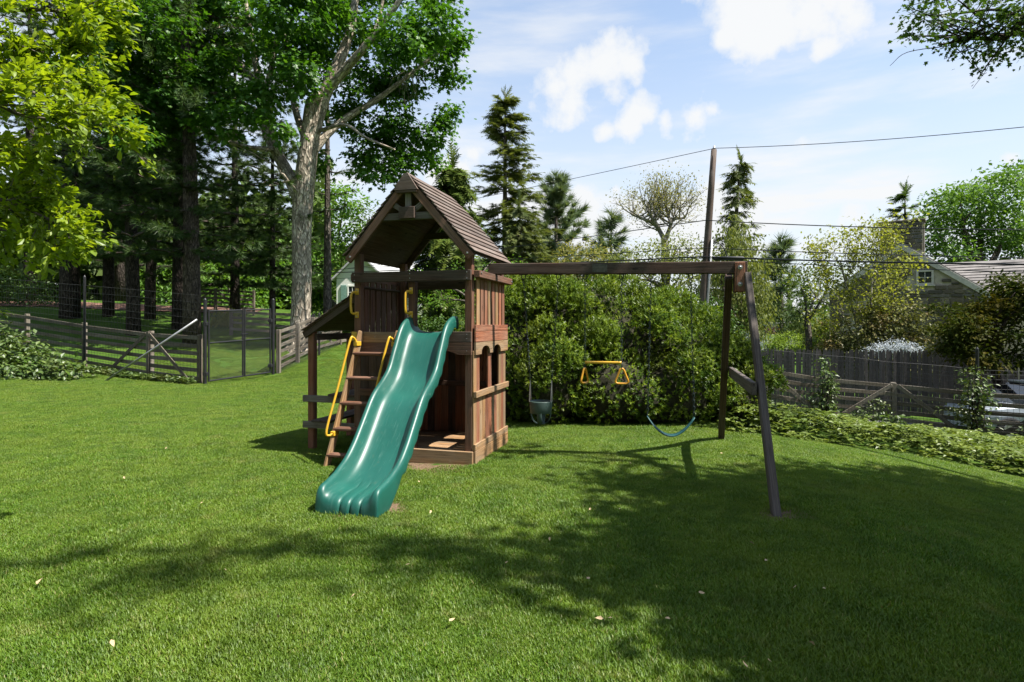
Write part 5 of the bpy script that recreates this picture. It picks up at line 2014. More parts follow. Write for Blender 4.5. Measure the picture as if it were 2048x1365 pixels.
# ---- thin multi-stemmed tree before the stone house
tb = np.array([(1735 - 1024) / F * 22.5, 22.5, -1.4])
e = empty('birch_tree', tb)
tag(e, 'slender multi stemmed tree with pale stems and sparse yellow leaves before the house', 'tree')
mbt = MB()
tips = []
stems = [((1760, 690), (1700, 600), (1680, 520)), ((1755, 690), (1715, 610), (1640, 545)), ((1750, 690), (1742, 600), (1755, 500)), ((1765, 690), (1765, 600), (1790, 480)), ((1770, 690), (1785, 600), (1778, 530)), ((1745, 690), (1690, 640), (1620, 590))]
for s in stems:
    pts = [P(a, b, 22.5 + rng.uniform(-.7, .7)) - tb for a, b in s]
    pts[0][2] = 0.0
    qq = limb(mbt, pts, 0.055, 0.022, 7)
    for j in range(3, len(qq), 2):
        for k in range(2):
            grow(mbt, qq[j], np.array([rng.normal(0, .6), rng.normal(0, .6), 0.8]), rng.uniform(0.6, 1.1), 0.018, 2, tips, 0.55, 4, 0.25)
mbt.build('trunk', M['bark_pale'], e, smooth=True)
tp = np.array(tips)
k = 9
pp = np.repeat(tp, k, 0) + rng.normal(0, 0.17, (len(tp) * k, 3))
scatter('crown', 'leaf', pp, rng.normal(0, 1, pp.shape) + (0, 0, -0.3), rng.normal(0, .6, pp.shape) + (0, 0, 1), 0.12 * rng.uniform(.6, 1.3, len(pp)), M['lf_birch'], e)

# ---- near magnolia reaching in from the left
mgb = np.array([-6.4, 4.6, Gz(-6.4, 4.6)])
mag = empty('magnolia_tree', mgb)
tag(mag, 'near magnolia with sunlit yellow green leaves reaching in at the upper left', 'tree')
mgt = MB()
limb(mgt, [(0, 0, -0.1), (0.1, 0, 1.2), (0.25, 0.1, 2.4), (0.3, 0.2, 3.8)], 0.16, 0.09, 10)
twigp, twigd = [], []


def mpt(px, py, Y):
    return P(px, py, Y) - mgb


branches = []
for (pts, Y, n_sub) in (
        ([(-330, 330), (-120, 240), (20, 180), (120, 210), (215, 255)], 4.5, 22), ([(-330, 260), (-150, 110), (0, 90), (90, 100), (150, 95)], 4.8, 22),
        ([(-330, 200), (-120, 40), (60, 20), (160, 30), (200, 40)], 5.0, 20), ([(-330, 430), (-140, 330), (-20, 300), (40, 310), (70, 330)], 4.4, 14),
        ([(-330, 450), (-120, 390), (0, 400), (80, 430), (160, 480)], 4.3, 24), ([(-330, 460), (-150, 440), (-30, 450), (60, 480), (120, 500)], 4.5, 18),
        ([(-330, 180), (-150, -40), (0, -40), (110, -20), (200, -10)], 5.1, 16), ([(-330, 250), (-150, 180), (0, 130), (80, 150), (170, 175)], 4.7, 20),
        ([(-330, 300), (-150, 230), (-40, 200), (40, 230), (110, 240)], 4.2, 16), ([(-330, 420), (-150, 340), (-60, 350), (20, 380), (90, 400)], 4.6, 16)):
    w = [mpt(a, b, Y + rng.uniform(-.15, .15)) for a, b in pts]
    w[0] = np.array([0.28, 0.15, max(1.6, min(3.6, w[0][2]))])
    qq = limb(mgt, w, 0.030, 0.007, 6, 8)
    nq = len(qq)
    for j in range(n_sub):
        t = rng.uniform(0.38, 1.0)
        p = qq[min(nq - 1, int(t * nq))]
        d = unit(qq[min(nq-1, int(t*nq)+1)] - qq[max(0, int(t*nq)-2)]) + rng.normal(0, 0.5, 3) + np.array([0.15, 0, -0.05])
        L = rng.uniform(0.12, 0.38)
        r2 = limb(mgt, [p, p + unit(d) * L * 0.5 + (0, 0, 0.02), p + unit(d) * L], 0.006, 0.003, 4, 3)
        for qv in (r2[-1], r2[-1], r2[len(r2)//2], r2[len(r2)//3]):
            twigp.append(qv)
            twigd.append(unit(d))
    twigp.append(qq[-1]); twigd.append(unit(qq[-1] - qq[-3]))
mgt.build('trunk', M['bark_grey'], mag, smooth=True)
tp, td = np.array(twigp), np.array(twigd)
k = 11
pp = np.repeat(tp, k, 0) + rng.normal(0, 0.035, (len(tp) * k, 3))
dd_ = np.repeat(td, k, 0) + rng.normal(0, 0.75, pp.shape) + np.array([0.1, 0, 0.05])
nn_ = np.array([0, 0, 1.0]) + rng.normal(0, 0.45, pp.shape)
scatter('crown', 'broad', pp, dd_, nn_, 0.072 * rng.uniform(0.5, 1.3, len(pp)), M['lf_magnolia'], mag)

# ---- big shade maple on the right: trunk outside the frame, one bough hanging in view
sb0 = np.array([10.8, 3.2, Gz(10.8, 3.2)])
sh = empty('shade_maple', sb0)
tag(sh, 'maple whose leafy bough hangs into the upper right corner of the sky', 'tree')
st_ = MB()
limb(st_, [(0, 0, -0.2), (0, 0, 2.0), (-0.2, 0, 4.2), (-0.3, 0.1, 6.0)], 0.42, 0.28, 14)
fork = np.array([-0.3, 0.1, 5.6])
SUNB = []


def shadow_blob(px, py, rx, ry, h):
    """crown blob at height h above the lawn whose shadow falls on the lawn at photo pixel (px,py)"""
    Yg = EYE * F / (py - 650)
    for _ in range(6):
        x = (px - 1024) / F * Yg
        Yg = (EYE - Gz(x, Yg)) * F / (py - 650)
    x = (px - 1024) / F * Yg
    SUNB.append((np.array([x + SHX * h, Yg + SHY * h, Gz(x, Yg) + h]) - sb0, np.array([rx, ry, 0.5 * (rx + ry) / 2])))


for b in ((1900, 1010, 1.5, 1.1, 7.0), (1750, 1080, 1.4, 1.0, 7.5), (1950, 1150, 1.4, 0.9, 8.0), (1640, 1000, 1.1, 0.9, 8.0), (1720, 965, 1.3, 0.7, 9.0), (1950, 975, 1.4, 0.6, 8.5),
          (1500, 1015, 0.9, 0.6, 8.5), (1340, 985, 0.9, 0.5, 9.0), (1230, 975, 0.6, 0.35, 9.5), (1040, 905, 0.35, 0.15, 8.0), (1215, 925, 0.35, 0.12, 8.5),
          (1400, 1080, 0.8, 0.4, 8.0), (1260, 1055, 0.5, 0.25, 8.5), (1560, 1140, 0.7, 0.4, 7.5), (1320, 1165, 0.6, 0.22, 8.0), (1140, 1140, 0.6, 0.25, 8.5), (1300, 1030, 0.6, 0.3, 8.5), (1420, 1150, 0.6, 0.3, 8.0), (1180, 1090, 0.5, 0.2, 8.5), (1500, 1240, 0.5, 0.3, 7.5), (1600, 1070, 0.8, 0.5, 8.0), (1680, 1290, 0.6, 0.35, 7.0), (1760, 1000, 1.2, 0.8, 8.0),
          (920, 1135, 0.5, 0.20, 14.0), (760, 1098, 0.55, 0.18, 14.5), (600, 1095, 0.4, 0.12, 15.0), (430, 1100, 0.3, 0.09, 15.0), (1800, 1230, 0.9, 0.5, 7.0), (2000, 1300, 1.0, 0.6, 7.0),
          (1670, 1200, 0.5, 0.3, 7.0), (2100, 1050, 1.3, 0.9, 7.0), (2150, 1200, 1.2, 0.8, 7.0), (1890, 1340, 0.5, 0.3, 7.0), (1460, 965, 0.4, 0.15, 8.5), (1590, 965, 0.6, 0.25, 8.5), (300, 1165, 0.25, 0.08, 14.5), (120, 1110, 0.25, 0.08, 14.5)):
    shadow_blob(*b)
for k in range(24):
    shadow_blob(rng.uniform(1560, 2250), rng.uniform(970, 1330), rng.uniform(.5, .9), rng.uniform(.35, .6), rng.uniform(6.5, 9.0))
VISB = []
for (px, py, rx, rz) in ((1850, 40, 46, 36), (1900, 60, 50, 36), (1960, 40, 55, 44), (2010, 70, 50, 36), (1820, 72, 26, 14), (1920, 105, 36, 14), (1975, 110, 34, 16), (2040, 20, 50, 50), (1830, 20, 22, 20), (2080, 60, 50, 60), (1990, -30, 90, 30), (1880, -30, 60, 30), (1962, 148, 10, 16), (2100, 0, 80, 60)):
    c, r = pbl(px, py, 9.2 + rng.uniform(-.5, .5), rx, rz)
    VISB.append((c - sb0, r))
for c, r in SUNB:
    mid = (fork + c) / 2 + np.array([rng.normal(0, .3), rng.normal(0, .3), 0.7])
    limb(st_, [fork, mid, c], 0.075, 0.02, 6)
bq = limb(st_, [fork, P(2260, 20, 8.0) - sb0, P(2060, 40, 9.0) - sb0, P(2010, 75, 9.2) - sb0, P(1940, 78, 9.2) - sb0, P(1880, 90, 9.2) - sb0], 0.09, 0.012, 8, 8)
limb(st_, [P(2060, 40, 9.0) - sb0, P(1990, 20, 9.3) - sb0, P(1900, 30, 9.4) - sb0, P(1830, 30, 9.4) - sb0], 0.03, 0.006, 6)
limb(st_, [P(1900, 92, 9.2) - sb0, P(1815, 105, 9.2) - sb0, P(1780, 132, 9.2) - sb0], 0.008, 0.003, 4)
limb(st_, [P(1975, 90, 9.2) - sb0, P(1978, 130, 9.2) - sb0, P(1945, 178, 9.2) - sb0], 0.007, 0.003, 4)
for c, r in VISB:
    for k in range(4):
        limb(st_, [bq[int(rng.integers(20, len(bq)))], c, c + rdir(1)[0] * np.asarray(r)], 0.010, 0.003, 4, 3)
st_.build('trunk', M['bark_dark'], sh, smooth=True)
p1, o1 = blob_sprays(SUNB, 8.5, 14, 0.20, 0.5, 0.1, 1.2)
p2, o2 = blob_sprays(VISB, 26, 6, 0.10, 0.6, 0.2)
p_, o_ = np.concatenate([p1, p2]), np.concatenate([o1, o2])
sz = np.concatenate([np.full(len(p1), 0.15), np.full(len(p2), 0.075)]) * rng.uniform(.65, 1.25, len(p_))
scatter('crown', 'lobed', p_, o_ * (1, 1, .3) + rng.normal(0, .6, p_.shape) + (0, 0, -.4), np.array([0, 0, 1.0]) + rng.normal(0, .5, p_.shape), sz, M['lf_shade'], sh)

# ------------------------------------------------------------------ shrubs and hedges
# yew hedge behind the swings
yb = np.array([1.5, 10.6, 0.0])
yew = empty('yew_hedge', yb)
tag(yew, 'big mounded yew hedge with bright tips behind the swings', 'hedge')
YB = [((-1.45, 0.15, 0.95), (0.95, 1.3, 1.30)), ((-0.6, 0.25, 1.0), (1.15, 1.45, 1.38)), ((0.45, 0.3, 0.95), (1.2, 1.5, 1.40)), ((1.35, 0.2, 0.85), (1.05, 1.35, 1.22)),
      ((2.0, 0.1, 0.55), (0.75, 1.0, 0.90)), ((-0.9, -0.75, 0.55), (0.9, 0.75, 0.85)), ((0.2, -0.8, 0.5), (0.9, 0.75, 0.80)), ((1.2, -0.7, 0.45), (0.9, 0.7, 0.75)), ((2.35, -0.5, 0.32), (0.6, 0.6, 0.5)),
      ((-1.6, -0.5, 0.5), (0.6, 0.8, 0.8)), ((0.6, -1.15, 0.42), (0.42, 0.35, 0.34)), ((0.0, 0.4, 1.75), (0.9, 0.9, 0.75)), ((-1.2, 0.3, 1.75), (0.7, 0.9, 0.6)), ((1.1, 0.4, 1.55), (0.7, 0.8, 0.65))]
ps, ds = [], []
lobes = []
for c, r in YB:
    c, r = np.array(c), np.array(r)
    area = 4 * math.pi * (r[0] * r[1] * r[2]) ** (2/3)
    for d in rdir(int(area * 2.0)):
        if d[2] < -0.15 or d[1] > 0.75:
            continue
        q = c + d * r * rng.uniform(0.84, 1.02)
        if q[2] < 0.12 or any((((q - np.array(c2)) / np.array(r2)) ** 2).sum() < 0.62 for c2, r2 in YB):
            continue
        lobes.append((q, d, rng.uniform(0.20, 0.40)))
    nf = int(area * 150)                                            # the shaded mass behind the lobes
    fd = rdir(nf)
    q = c + fd * r * (0.70 + 0.14 * rng.random(nf))[:, None]
    keep = (q[:, 2] > 0.05) & (fd[:, 1] < 0.8)
    for c2, r2 in YB:                                               # drop what lies deep inside another mound
        if c2 is not c:
            keep &= (((q - np.array(c2)) / np.array(r2)) ** 2).sum(1) > 0.45
    ps.append(q[keep])
    ds.append(fd[keep] + np.array([0, 0, 0.5]) + rng.normal(0, 0.35, (keep.sum(), 3)))
for (q, d, r) in lobes:                                             # overhanging lobes of fresh shoots
    n = int(12.6 * r * r * 300)
    dd_ = rdir(n)
    keep = (dd_ @ unit(d + np.array([0, 0, 0.9]))) > -0.12
    dd_ = dd_[keep]
    pk = q + dd_ * np.array([r, r, r * 0.72]) * (0.72 + 0.36 * rng.random(len(dd_)) ** 0.6)[:, None] + rng.normal(0, 0.02, (len(dd_), 3))
    g_ = pk[:, 2] > 0.05
    ps.append(pk[g_])
    ds.append((dd_ + np.array([0, 0, 0.7]) + rng.normal(0, 0.3, dd_.shape))[g_])
ps, ds = np.concatenate(ps), np.concatenate(ds)
scatter('foliage', 'yew', ps, ds, rdir(len(ps)), 0.082 * rng.uniform(.7, 1.5, len(ps)), M['lf_yew'], yew)
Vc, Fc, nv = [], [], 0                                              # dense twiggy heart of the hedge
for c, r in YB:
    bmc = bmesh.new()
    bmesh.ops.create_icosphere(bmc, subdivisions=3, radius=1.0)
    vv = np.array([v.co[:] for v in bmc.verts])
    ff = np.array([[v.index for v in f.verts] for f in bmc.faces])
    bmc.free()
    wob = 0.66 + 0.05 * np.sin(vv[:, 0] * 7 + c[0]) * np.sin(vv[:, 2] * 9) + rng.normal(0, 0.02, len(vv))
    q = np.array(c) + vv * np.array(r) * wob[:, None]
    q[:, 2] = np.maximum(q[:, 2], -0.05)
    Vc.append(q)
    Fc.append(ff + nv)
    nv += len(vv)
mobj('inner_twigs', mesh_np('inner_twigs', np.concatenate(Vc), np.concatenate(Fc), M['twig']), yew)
mb = MB()
for c, r in YB:
    c = np.array(c)
    for k in range(4):
        t = c + rdir(1)[0] * np.array(r) * 0.7
        t[2] = max(t[2], 0.2)
        limb(mb, [(c[0] * .7, c[1] * .5, -0.05), (c * .85 + t * .15) * np.array([1, 1, .6]), t], 0.04, 0.012, 5)
mb.build('stem', M['bark_dark'], yew, smooth=True)

# planted bed of glossy ground cover on the right
from mathutils import geometry as geo_
BED = [(3.25, 9.05), (4.2, 8.95), (5.5, 9.0), (6.6, 8.5), (7.4, 7.95), (10, 7.0), (14, 8.5), (15.6, 10.6), (12.6, 13.0), (11.0, 14.1), (9.8, 14.75), (6.7, 15.3), (5.2, 13.6), (4.2, 11.6), (3.5, 10.2)]


def in_poly(x, y, poly):
    c = np.zeros(len(x), bool)
    j = len(poly) - 1
    for i in range(len(poly)):
        xi, yi = poly[i]
        xj, yj = poly[j]
        c ^= ((yi > y) != (yj > y)) & (x < (xj - xi) * (y - yi) / (yj - yi + 1e-12) + xi)
        j = i
    return c


def edge_dist(x, y, poly):
    dm = np.full(len(x), 1e9)
    for i in range(len(poly)):
        a, b = np.array(poly[i]), np.array(poly[(i + 1) % len(poly)])
        ab = b - a
        t = np.clip(((x - a[0]) * ab[0] + (y - a[1]) * ab[1]) / (ab @ ab), 0, 1)
        dm = np.minimum(dm, np.hypot(x - a[0] - t * ab[0], y - a[1] - t * ab[1]))
    return dm


n = 22000
x, y = rng.uniform(3, 15.8, n), rng.uniform(6.9, 15.5, n)
k = in_poly(x, y, BED)
x, y = x[k], y[k]
ed = edge_dist(x, y, BED)
hgt_ = 0.36 * np.clip(ed / 0.3, 0.2, 1) * (0.80 + 0.22 * np.sin(x * 2.3 + 1.5 * np.sin(y * 1.7)) * np.sin(y * 2.9) + rng.normal(0, 0.10, len(x)))
z = G(x, y) + np.clip(hgt_, 0.04, 0.6) * np.where(rng.random(len(x)) < 0.7, 1.0, rng.uniform(0.4, 0.8, len(x)))
kk = 7
pos = np.repeat(np.stack([x, y, z], 1), kk, 0)
ang = np.tile(np.arange(kk) * 2.4, len(x)) + np.repeat(rng.uniform(0, 6.3, len(x)), kk)
al = np.stack([np.cos(ang), np.sin(ang), rng.uniform(-.35, .45, len(ang))], 1)
bed = scatter('ground_cover', 'leaf', pos - (7, 11, 0), al, np.array([0, 0, 1.0]) + 0.3 * al + rng.normal(0, .22, pos.shape), 0.078 * np.repeat(rng.uniform(.6, 1.3, len(x)), kk), M['lf_bed'], rnd=np.repeat(rng.random(len(x)), kk) * 0.75 + 0.25 * rng.random(len(pos)))
bed.location = (7, 11, 0)
tag(bed, 'sunlit glossy green ground cover bed along the right fence', 'ground cover', kind='stuff')

# ivy mound at far left and ivy along the fence foot
ivb = np.array([-14.2, 15.9, Gz(-14.2, 15.9)])
shrub('ivy_mound', 'dark ivy heaped over the left end of the board fence', ivb,
      [((-0.6, 0.3, 0.7), (1.2, 0.8, 0.95)), ((0.4, 0.2, 0.5), (1.0, 0.7, 0.75)), ((1.2, 0.0, 0.3), (0.9, 0.6, 0.5)), ((-1.8, 0.4, 0.8), (1.2, 0.8, 1.0)), ((0.0, -0.6, 0.15), (2.0, 0.5, 0.30)), ((2.2, -0.1, 0.12), (0.9, 0.45, 0.3)), ((-1.2, -0.4, 0.4), (1.2, 0.6, 0.5))],
      M['lf_ivy'], 0.15, 26, 5, 0.12, cat='ivy')
n = 2600
t = rng.random(n)
x = -12.4 + 4.0 * t
y = 17.35 - 1.65 * t - rng.random(n) * 0.5 + 0.1
pos = np.stack([x, y, G(x, y) + rng.random(n) * 0.16], 1)
o = scatter('ivy_strip', 'leaf', pos - (-10.4, 16.4, 0), rng.normal(0, 1, pos.shape) * (1, 1, .2), np.array([0, 0, 1.0]) + rng.normal(0, .4, pos.shape), 0.11 * rng.uniform(.6, 1.2, n), M['lf_ivy'])
o.location = (-10.4, 16.4, 0)
tag(o, 'low ivy creeping along the foot of the left fence', 'ivy', kind='stuff')

# ivy on the two right posts
for (px, Y, h, w, lab) in ((1650, 15.35, 1.75, 0.22, 'fence post wrapped in climbing ivy, nearer the A-frame'), (1945, 14.1, 1.75, 0.30, 'fence post thick with ivy below the pointed black post')):
    x = (px - 1024) / F * Y
    b = gp(x, Y)
    shrub('ivy_vine', lab, b, [((0, -0.05, h * t), (w * (1.25 - 0.6 * t) + 0.02, w, 0.24)) for t in np.linspace(0.1, 0.95, 7)] + [((0.35 if px > 1800 else 0.15, -0.05, h * 0.62), (0.25, 0.15, 0.08)), ((-0.4 if px > 1800 else -0.1, -0.02, h * 0.45), (0.3, 0.15, 0.16))],
          M['lf_ivy'], 0.10, 34, 5, 0.07, cat='ivy', stems=7)
n = 5000
t = rng.random(n)
x = 6.5 + 8 * t
y = np.interp(x, [6.5, 10, 11.35, 15.2], [15.75, 15.0, 14.1, 11.4]) - 0.05 - rng.random(n) * 0.35
dens = np.sin(x * 2.1 + 1) * 0.5 + 0.5
z = G(x, y) + rng.random(n) ** 1.6 * (0.15 + 0.75 * dens ** 3)
k = rng.random(n) < 0.35 + 0.65 * dens
pos = np.stack([x, y, z], 1)[k]
o = scatter('fence_ivy', 'leaf', pos - (10, 14, 0), rng.normal(0, 1, pos.shape), np.array([0, -.6, 1.0]) + rng.normal(0, .5, pos.shape), 0.10 * rng.uniform(.6, 1.2, len(pos)), M['lf_ivy'])
o.location = (10, 14, 0)
tag(o, 'straggling ivy along the foot of the right board fence', 'ivy', kind='stuff')


def pshrub(name, label, px, py, Y, blobs, mat, **kw):
    x = (px - 1024) / F * Y
    b = np.array([x, Y, Gz(x, Y)])
    bl = rel([pbl(q[0], q[1], Y + (q[4] if len(q) > 4 else 0), q[2], q[3]) for q in blobs], b)
    return shrub(name, label, b, bl, mat, **kw)


pshrub('rhododendron', 'olive rhododendron bush with rusty new shoots above the stockade fence', 1740, 700, 21.8, [(1680, 680, 38, 40), (1720, 660, 45, 45), (1770, 640, 45, 40), (1815, 640, 40, 40), (1790, 680, 50, 40), (1660, 700, 30, 25), (1840, 660, 30, 35), (1720, 700, 60, 35), (1800, 720, 60, 35)], M['lf_rhodo'], leaf=0.13, per_m2=16, leaves=6, spread=0.13)
pshrub('white_azalea', 'white flowering azalea peeping over the stockade fence', 1785, 705, 20.2, [(1760, 702, 28, 14), (1790, 696, 30, 17), (1815, 700, 24, 13)], M['lf_azalea'], leaf=0.06, per_m2=70, leaves=6, spread=0.07, droop=-0.2)
pshrub('clipped_hedge', 'bright yellow green clipped hedge beyond the stockade fence', 1565, 690, 29, [(1548, 685, 28, 16), (1575, 682, 30, 17), (1560, 695, 40, 16)], M['lf_hedge'], leaf=0.10, per_m2=26, leaves=6, spread=0.1, cat='hedge')
pshrub('white_flower_bush', 'pale flowering bush left of the clipped hedge', 1500, 685, 27, [(1490, 682, 18, 16), (1508, 678, 18, 17)], M['lf_white'], leaf=0.09, per_m2=14, leaves=5, spread=0.12)
pshrub('purple_shrub', 'small dark purple shrub above the clipped hedge', 1530, 660, 31, [(1525, 664, 18, 9), (1545, 660, 14, 8)], M['lf_purple'], leaf=0.12, per_m2=14, leaves=5, spread=0.12)
pshrub('garden_shrub', 'yellow flowering shrub below the cream outbuilding', 1590, 670, 34, [(1575, 658, 24, 14), (1610, 655, 26, 18), (1630, 675, 24, 24)], M['lf_willow'], leaf=0.15, per_m2=10, leaves=6, spread=0.2)
pshrub('garden_shrub', 'deep green shrub behind the right end of the yew hedge', 1430, 640, 23, [(1400, 610, 30, 26), (1430, 640, 34, 40), (1380, 630, 30, 34), (1455, 670, 34, 30)], M['lf_hedge_d'], leaf=0.12, per_m2=14, leaves=6, spread=0.15)
pshrub('privet_hedge', 'clipped dark green hedge to the right of the pale maple trunk', 670, 650, 27, [(640, 640, 32, 22), (690, 640, 34, 22), (740, 645, 36, 24), (790, 648, 34, 22), (670, 655, 50, 20), (760, 655, 60, 20)], M['lf_hedge_d'], leaf=0.11, per_m2=20, leaves=7, spread=0.12, cat='hedge')
pshrub('privet_hedge', 'dark green hedge seen through the fort above the slide', 880, 650, 25, [(850, 648, 34, 18), (890, 650, 34, 18), (930, 645, 34, 24), (970, 640, 34, 30)], M['lf_hedge_d'], leaf=0.11, per_m2=20, leaves=7, spread=0.12, cat='hedge')
pshrub('weeping_shrub', 'cream yellow weeping shrub behind the chain link gate', 455, 660, 27, [(440, 640, 20, 14), (470, 640, 22, 15), (455, 652, 34, 12)], M['lf_birch'], leaf=0.15, per_m2=22, leaves=7, spread=0.12, droop=2.0, flat=2.0, up=0.2)
pshrub('garden_shrub', 'broad green shrub under the pines at the far left edge', 30, 600, 31, [(10, 570, 50, 40), (60, 585, 40, 30), (-40, 580, 50, 50), (110, 590, 40, 24)], M['lf_hedge_d'], leaf=0.16, per_m2=9, leaves=7, spread=0.2)
pshrub('garden_shrub', 'sunlit green shrub beyond the distant fence', 350, 610, 35, [(330, 628, 30, 16), (365, 622, 30, 20), (400, 630, 30, 20)], M['lf_hedge'], leaf=0.16, per_m2=9, leaves=7, spread=0.2)

# dark Japanese maple at the right edge, in shade
dtree('japanese_maple', 'dark low maple tinged orange filling the right edge before the house', 1990, 16.8, [(1915, 645, 36, 26), (1985, 612, 45, 38), (2030, 585, 50, 40), (1930, 665, 50, 36), (1990, 650, 60, 50), (2050, 620, 50, 60), (1890, 690, 40, 30), (1960, 700, 60, 36), (2040, 700, 50, 40), (1895, 622, 26, 12), (2090, 590, 50, 60), (1990, 565, 30, 16), (1945, 625, 30, 16)],
      'lf_red', 'bark_dark', 0.14, leaf=0.13, per_m2=20, leaves=10, spread=0.18, base_z=-1.3)

# unseen trees added behind and beside the camera to cut sky fill
def skylight_blocker(name, label, x, y, h, r):
    b = gp(x, y)
    e = empty(name, b)
    tag(e, label, 'tree')
    mb = MB()
    limb(mb, [(0, 0, -0.2), (0.1, 0, h * 0.3), (0, 0.1, h * 0.7)], 0.3, 0.15, 10)
    bl = []
    for k in range(16):
        d = rdir(1)[0]
        c = np.array([d[0] * r * 0.65, d[1] * r * 0.65, h * 0.62 + d[2] * h * 0.25])
        bl.append((c, (r * 0.42, r * 0.42, r * 0.34)))
        limb(mb, [(0, 0, h * 0.35), c * np.array([.5, .5, .8]), c], 0.10, 0.03, 6)
    mb.build('trunk', M['bark_dark'], e, smooth=True)
    broad_crown('crown', e, bl, M['lf_far'], 0.9, 1.1, 5, 0.4, 'clump', clump=0.6)


skylight_blocker('garden_tree', 'unseen tree added behind the camera to block skylight, left of the lawn', -9, -8, 13, 5.5)
skylight_blocker('garden_tree', 'unseen tree added behind the camera to block skylight, facing the slide', 1, -10, 14, 6.0)
skylight_blocker('garden_tree', 'unseen tree added at the near right to block skylight', 17, -2, 14, 5.5)
skylight_blocker('garden_tree', 'unseen tree added beyond the left edge of the lawn to block skylight', -15, 6, 13, 4.5)

# far woods closing the view: nobody could count these
def woods():
    pos = []
    for (a0, a1, d0, d1, h, n) in ((-52, -18, 46, 62, 13, 5200), (-20, 4, 58, 75, 8.0, 3000), (4, 34, 60, 80, 6.0, 3000), (30, 60, 55, 75, 8, 2600), (-75, -50, 40, 60, 14, 2200), (58, 80, 45, 60, 12, 1800)):
        az = np.radians(rng.uniform(a0, a1, n))
        d = rng.uniform(d0, d1, n)
        x, y = d * np.sin(az), d * np.cos(az)
        top = h * (0.72 + 0.28 * np.sin(az * 37) * np.sin(az * 17 + 1) + 0.12 * np.sin(az * 91))
        z = G(x, y) - 0.5 + top * rng.random(n) ** 0.7
        pos.append(np.stack([x, y, z], 1))
    pos = np.concatenate(pos)
    o = scatter('distant_woods', 'clump', pos, rdir(len(pos)), rdir(len(pos)), 1.7 * rng.uniform(.6, 1.3, len(pos)), M['lf_far'])
    tag(o, 'soft green woodland closing the view far behind the houses', 'woods', kind='stuff')


woods()
# ------------------------------------------------------------------ lawn blades
def grass_mat():
    m = NT('grass_blade')
    r = m.attr('rnd').outputs['Fac']
    pos = m.n('ShaderNodeNewGeometry').outputs['Position']
    c = m.ramp(r, [(0.0, (0.056, 0.130, 0.009)), (0.45, (0.105, 0.205, 0.014)), (0.85, (0.165, 0.275, 0.022)), (0.94, (0.17, 0.22, 0.03)), (1.0, (0.34, 0.29, 0.12))])
    big = m.noise(pos, 0.8, 4, 0.6)
    c = m.mix(m.ramp(big, [(0.36, 0.0), (0.66, 0.55)]), c, (0.185, 0.245, 0.030))
    dry = m.noise(pos, 2.1, 6, 0.68)
    c = m.mix(m.ramp(dry, [(0.58, 0.0), (0.72, 0.55)]), c, (0.27, 0.25, 0.085))
    med = m.noise(pos, 3.4, 3, 0.6)
    c = m.mix(m.ramp(med, [(0.38, 0.45), (0.56, 0.0)]), c, (0.042, 0.100, 0.009))
    tc = m.mix(1.0, c, (1.25, 1.2, 0.5), 'MULTIPLY')
    d = m.n('ShaderNodeBsdfDiffuse', {'Color': c}).outputs[0]
    t = m.n('ShaderNodeBsdfTranslucent', {'Color': tc}).outputs[0]
    s = m.n('ShaderNodeMixShader', {0: 0.35, 1: d, 2: t}).outputs[0]
    g = m.n('ShaderNodeBsdfGlossy', {'Color': (1, 1, 1, 1), 'Roughness': 0.5}).outputs[0]
    return m.done(m.n('ShaderNodeMixShader', {0: 0.02, 1: s, 2: g}).outputs[0])


M['grass'] = grass_mat()
tiles = bpy.data.collections.new('grass_tiles')
for k in range(5):
    n = 1150
    rr_ = 0.24 * np.sqrt(rng.random(n))
    th = rng.uniform(0, 2 * math.pi, n)
    p = np.stack([rr_ * np.cos(th), rr_ * np.sin(th), np.full(n, -0.006)], 1)
    h = 0.030 * rng.uniform(0.55, 1.35, n) * (1 - 0.25 * (rr_ / 0.24))
    az = rng.uniform(0, 2 * math.pi, n)
    wv = 0.0024 * rng.uniform(0.7, 1.4, n)
    s = np.stack([np.cos(az), np.sin(az), 0 * az], 1) * wv[:, None]
    ben = np.stack([np.cos(az + 1.57), np.sin(az + 1.57), 0 * az], 1) * (h * rng.uniform(0.1, 0.9, n))[:, None]
    mid = p + ben * 0.3 + np.stack([0*h, 0*h, h * 0.6], 1)
    tip = p + ben + np.stack([0*h, 0*h, h], 1)
    V = np.stack([p - s, p + s, mid + s * 0.8, mid - s * 0.8, tip], 1).reshape(-1, 3)
    b = np.arange(n) * 5
    f3 = np.concatenate([np.stack([b, b+1, b+2], 1), np.stack([b, b+2, b+3], 1), np.stack([b+3, b+2, b+4], 1)])
    rv = rng.random(n)
    me = mesh_np('grass_tile', V, f3, M['grass'], rnd=np.concatenate([rv, rv, rv]))
    o = bpy.data.objects.new('grass_tile', me)
    tiles.objects.link(o)

# tile centres over the lawn in view
pts = []
st = 0.155
for y in np.arange(2.0, 17.5, st):
    k = 1.0 + max(0, (y - 9)) * 0.07
    w = 0.90 * y + 0.8
    xs = np.arange(-w, w, st * k)
    pts.append(np.stack([xs, np.full_like(xs, y)], 1))
yy_ = np.arange(17.5, 27, 0.26)
for y in yy_:
    xs = np.arange(-16, -3.5, 0.26)
    pts.append(np.stack([xs, np.full_like(xs, y)], 1))
pts = np.concatenate(pts)
pts += rng.uniform(-0.09, 0.09, pts.shape)
x, y = pts[:, 0], pts[:, 1]
keep = ~in_poly(x, y, BED)
keep &= rng.random(len(x)) < np.clip(1.25 - (y - 9) * 0.05, 0.6, 1)
keep &= ~((x > 4.5) & (y > 15.5)) & ~((x > 3.2) & (y > 14))
dl = (np.stack([x, y], 1) - PO)
lx, ly = dl @ UX, dl @ VX
keep &= ~((lx > -0.12) & (lx < W + 0.17) & (ly > -0.12) & (ly < D + 0.1))
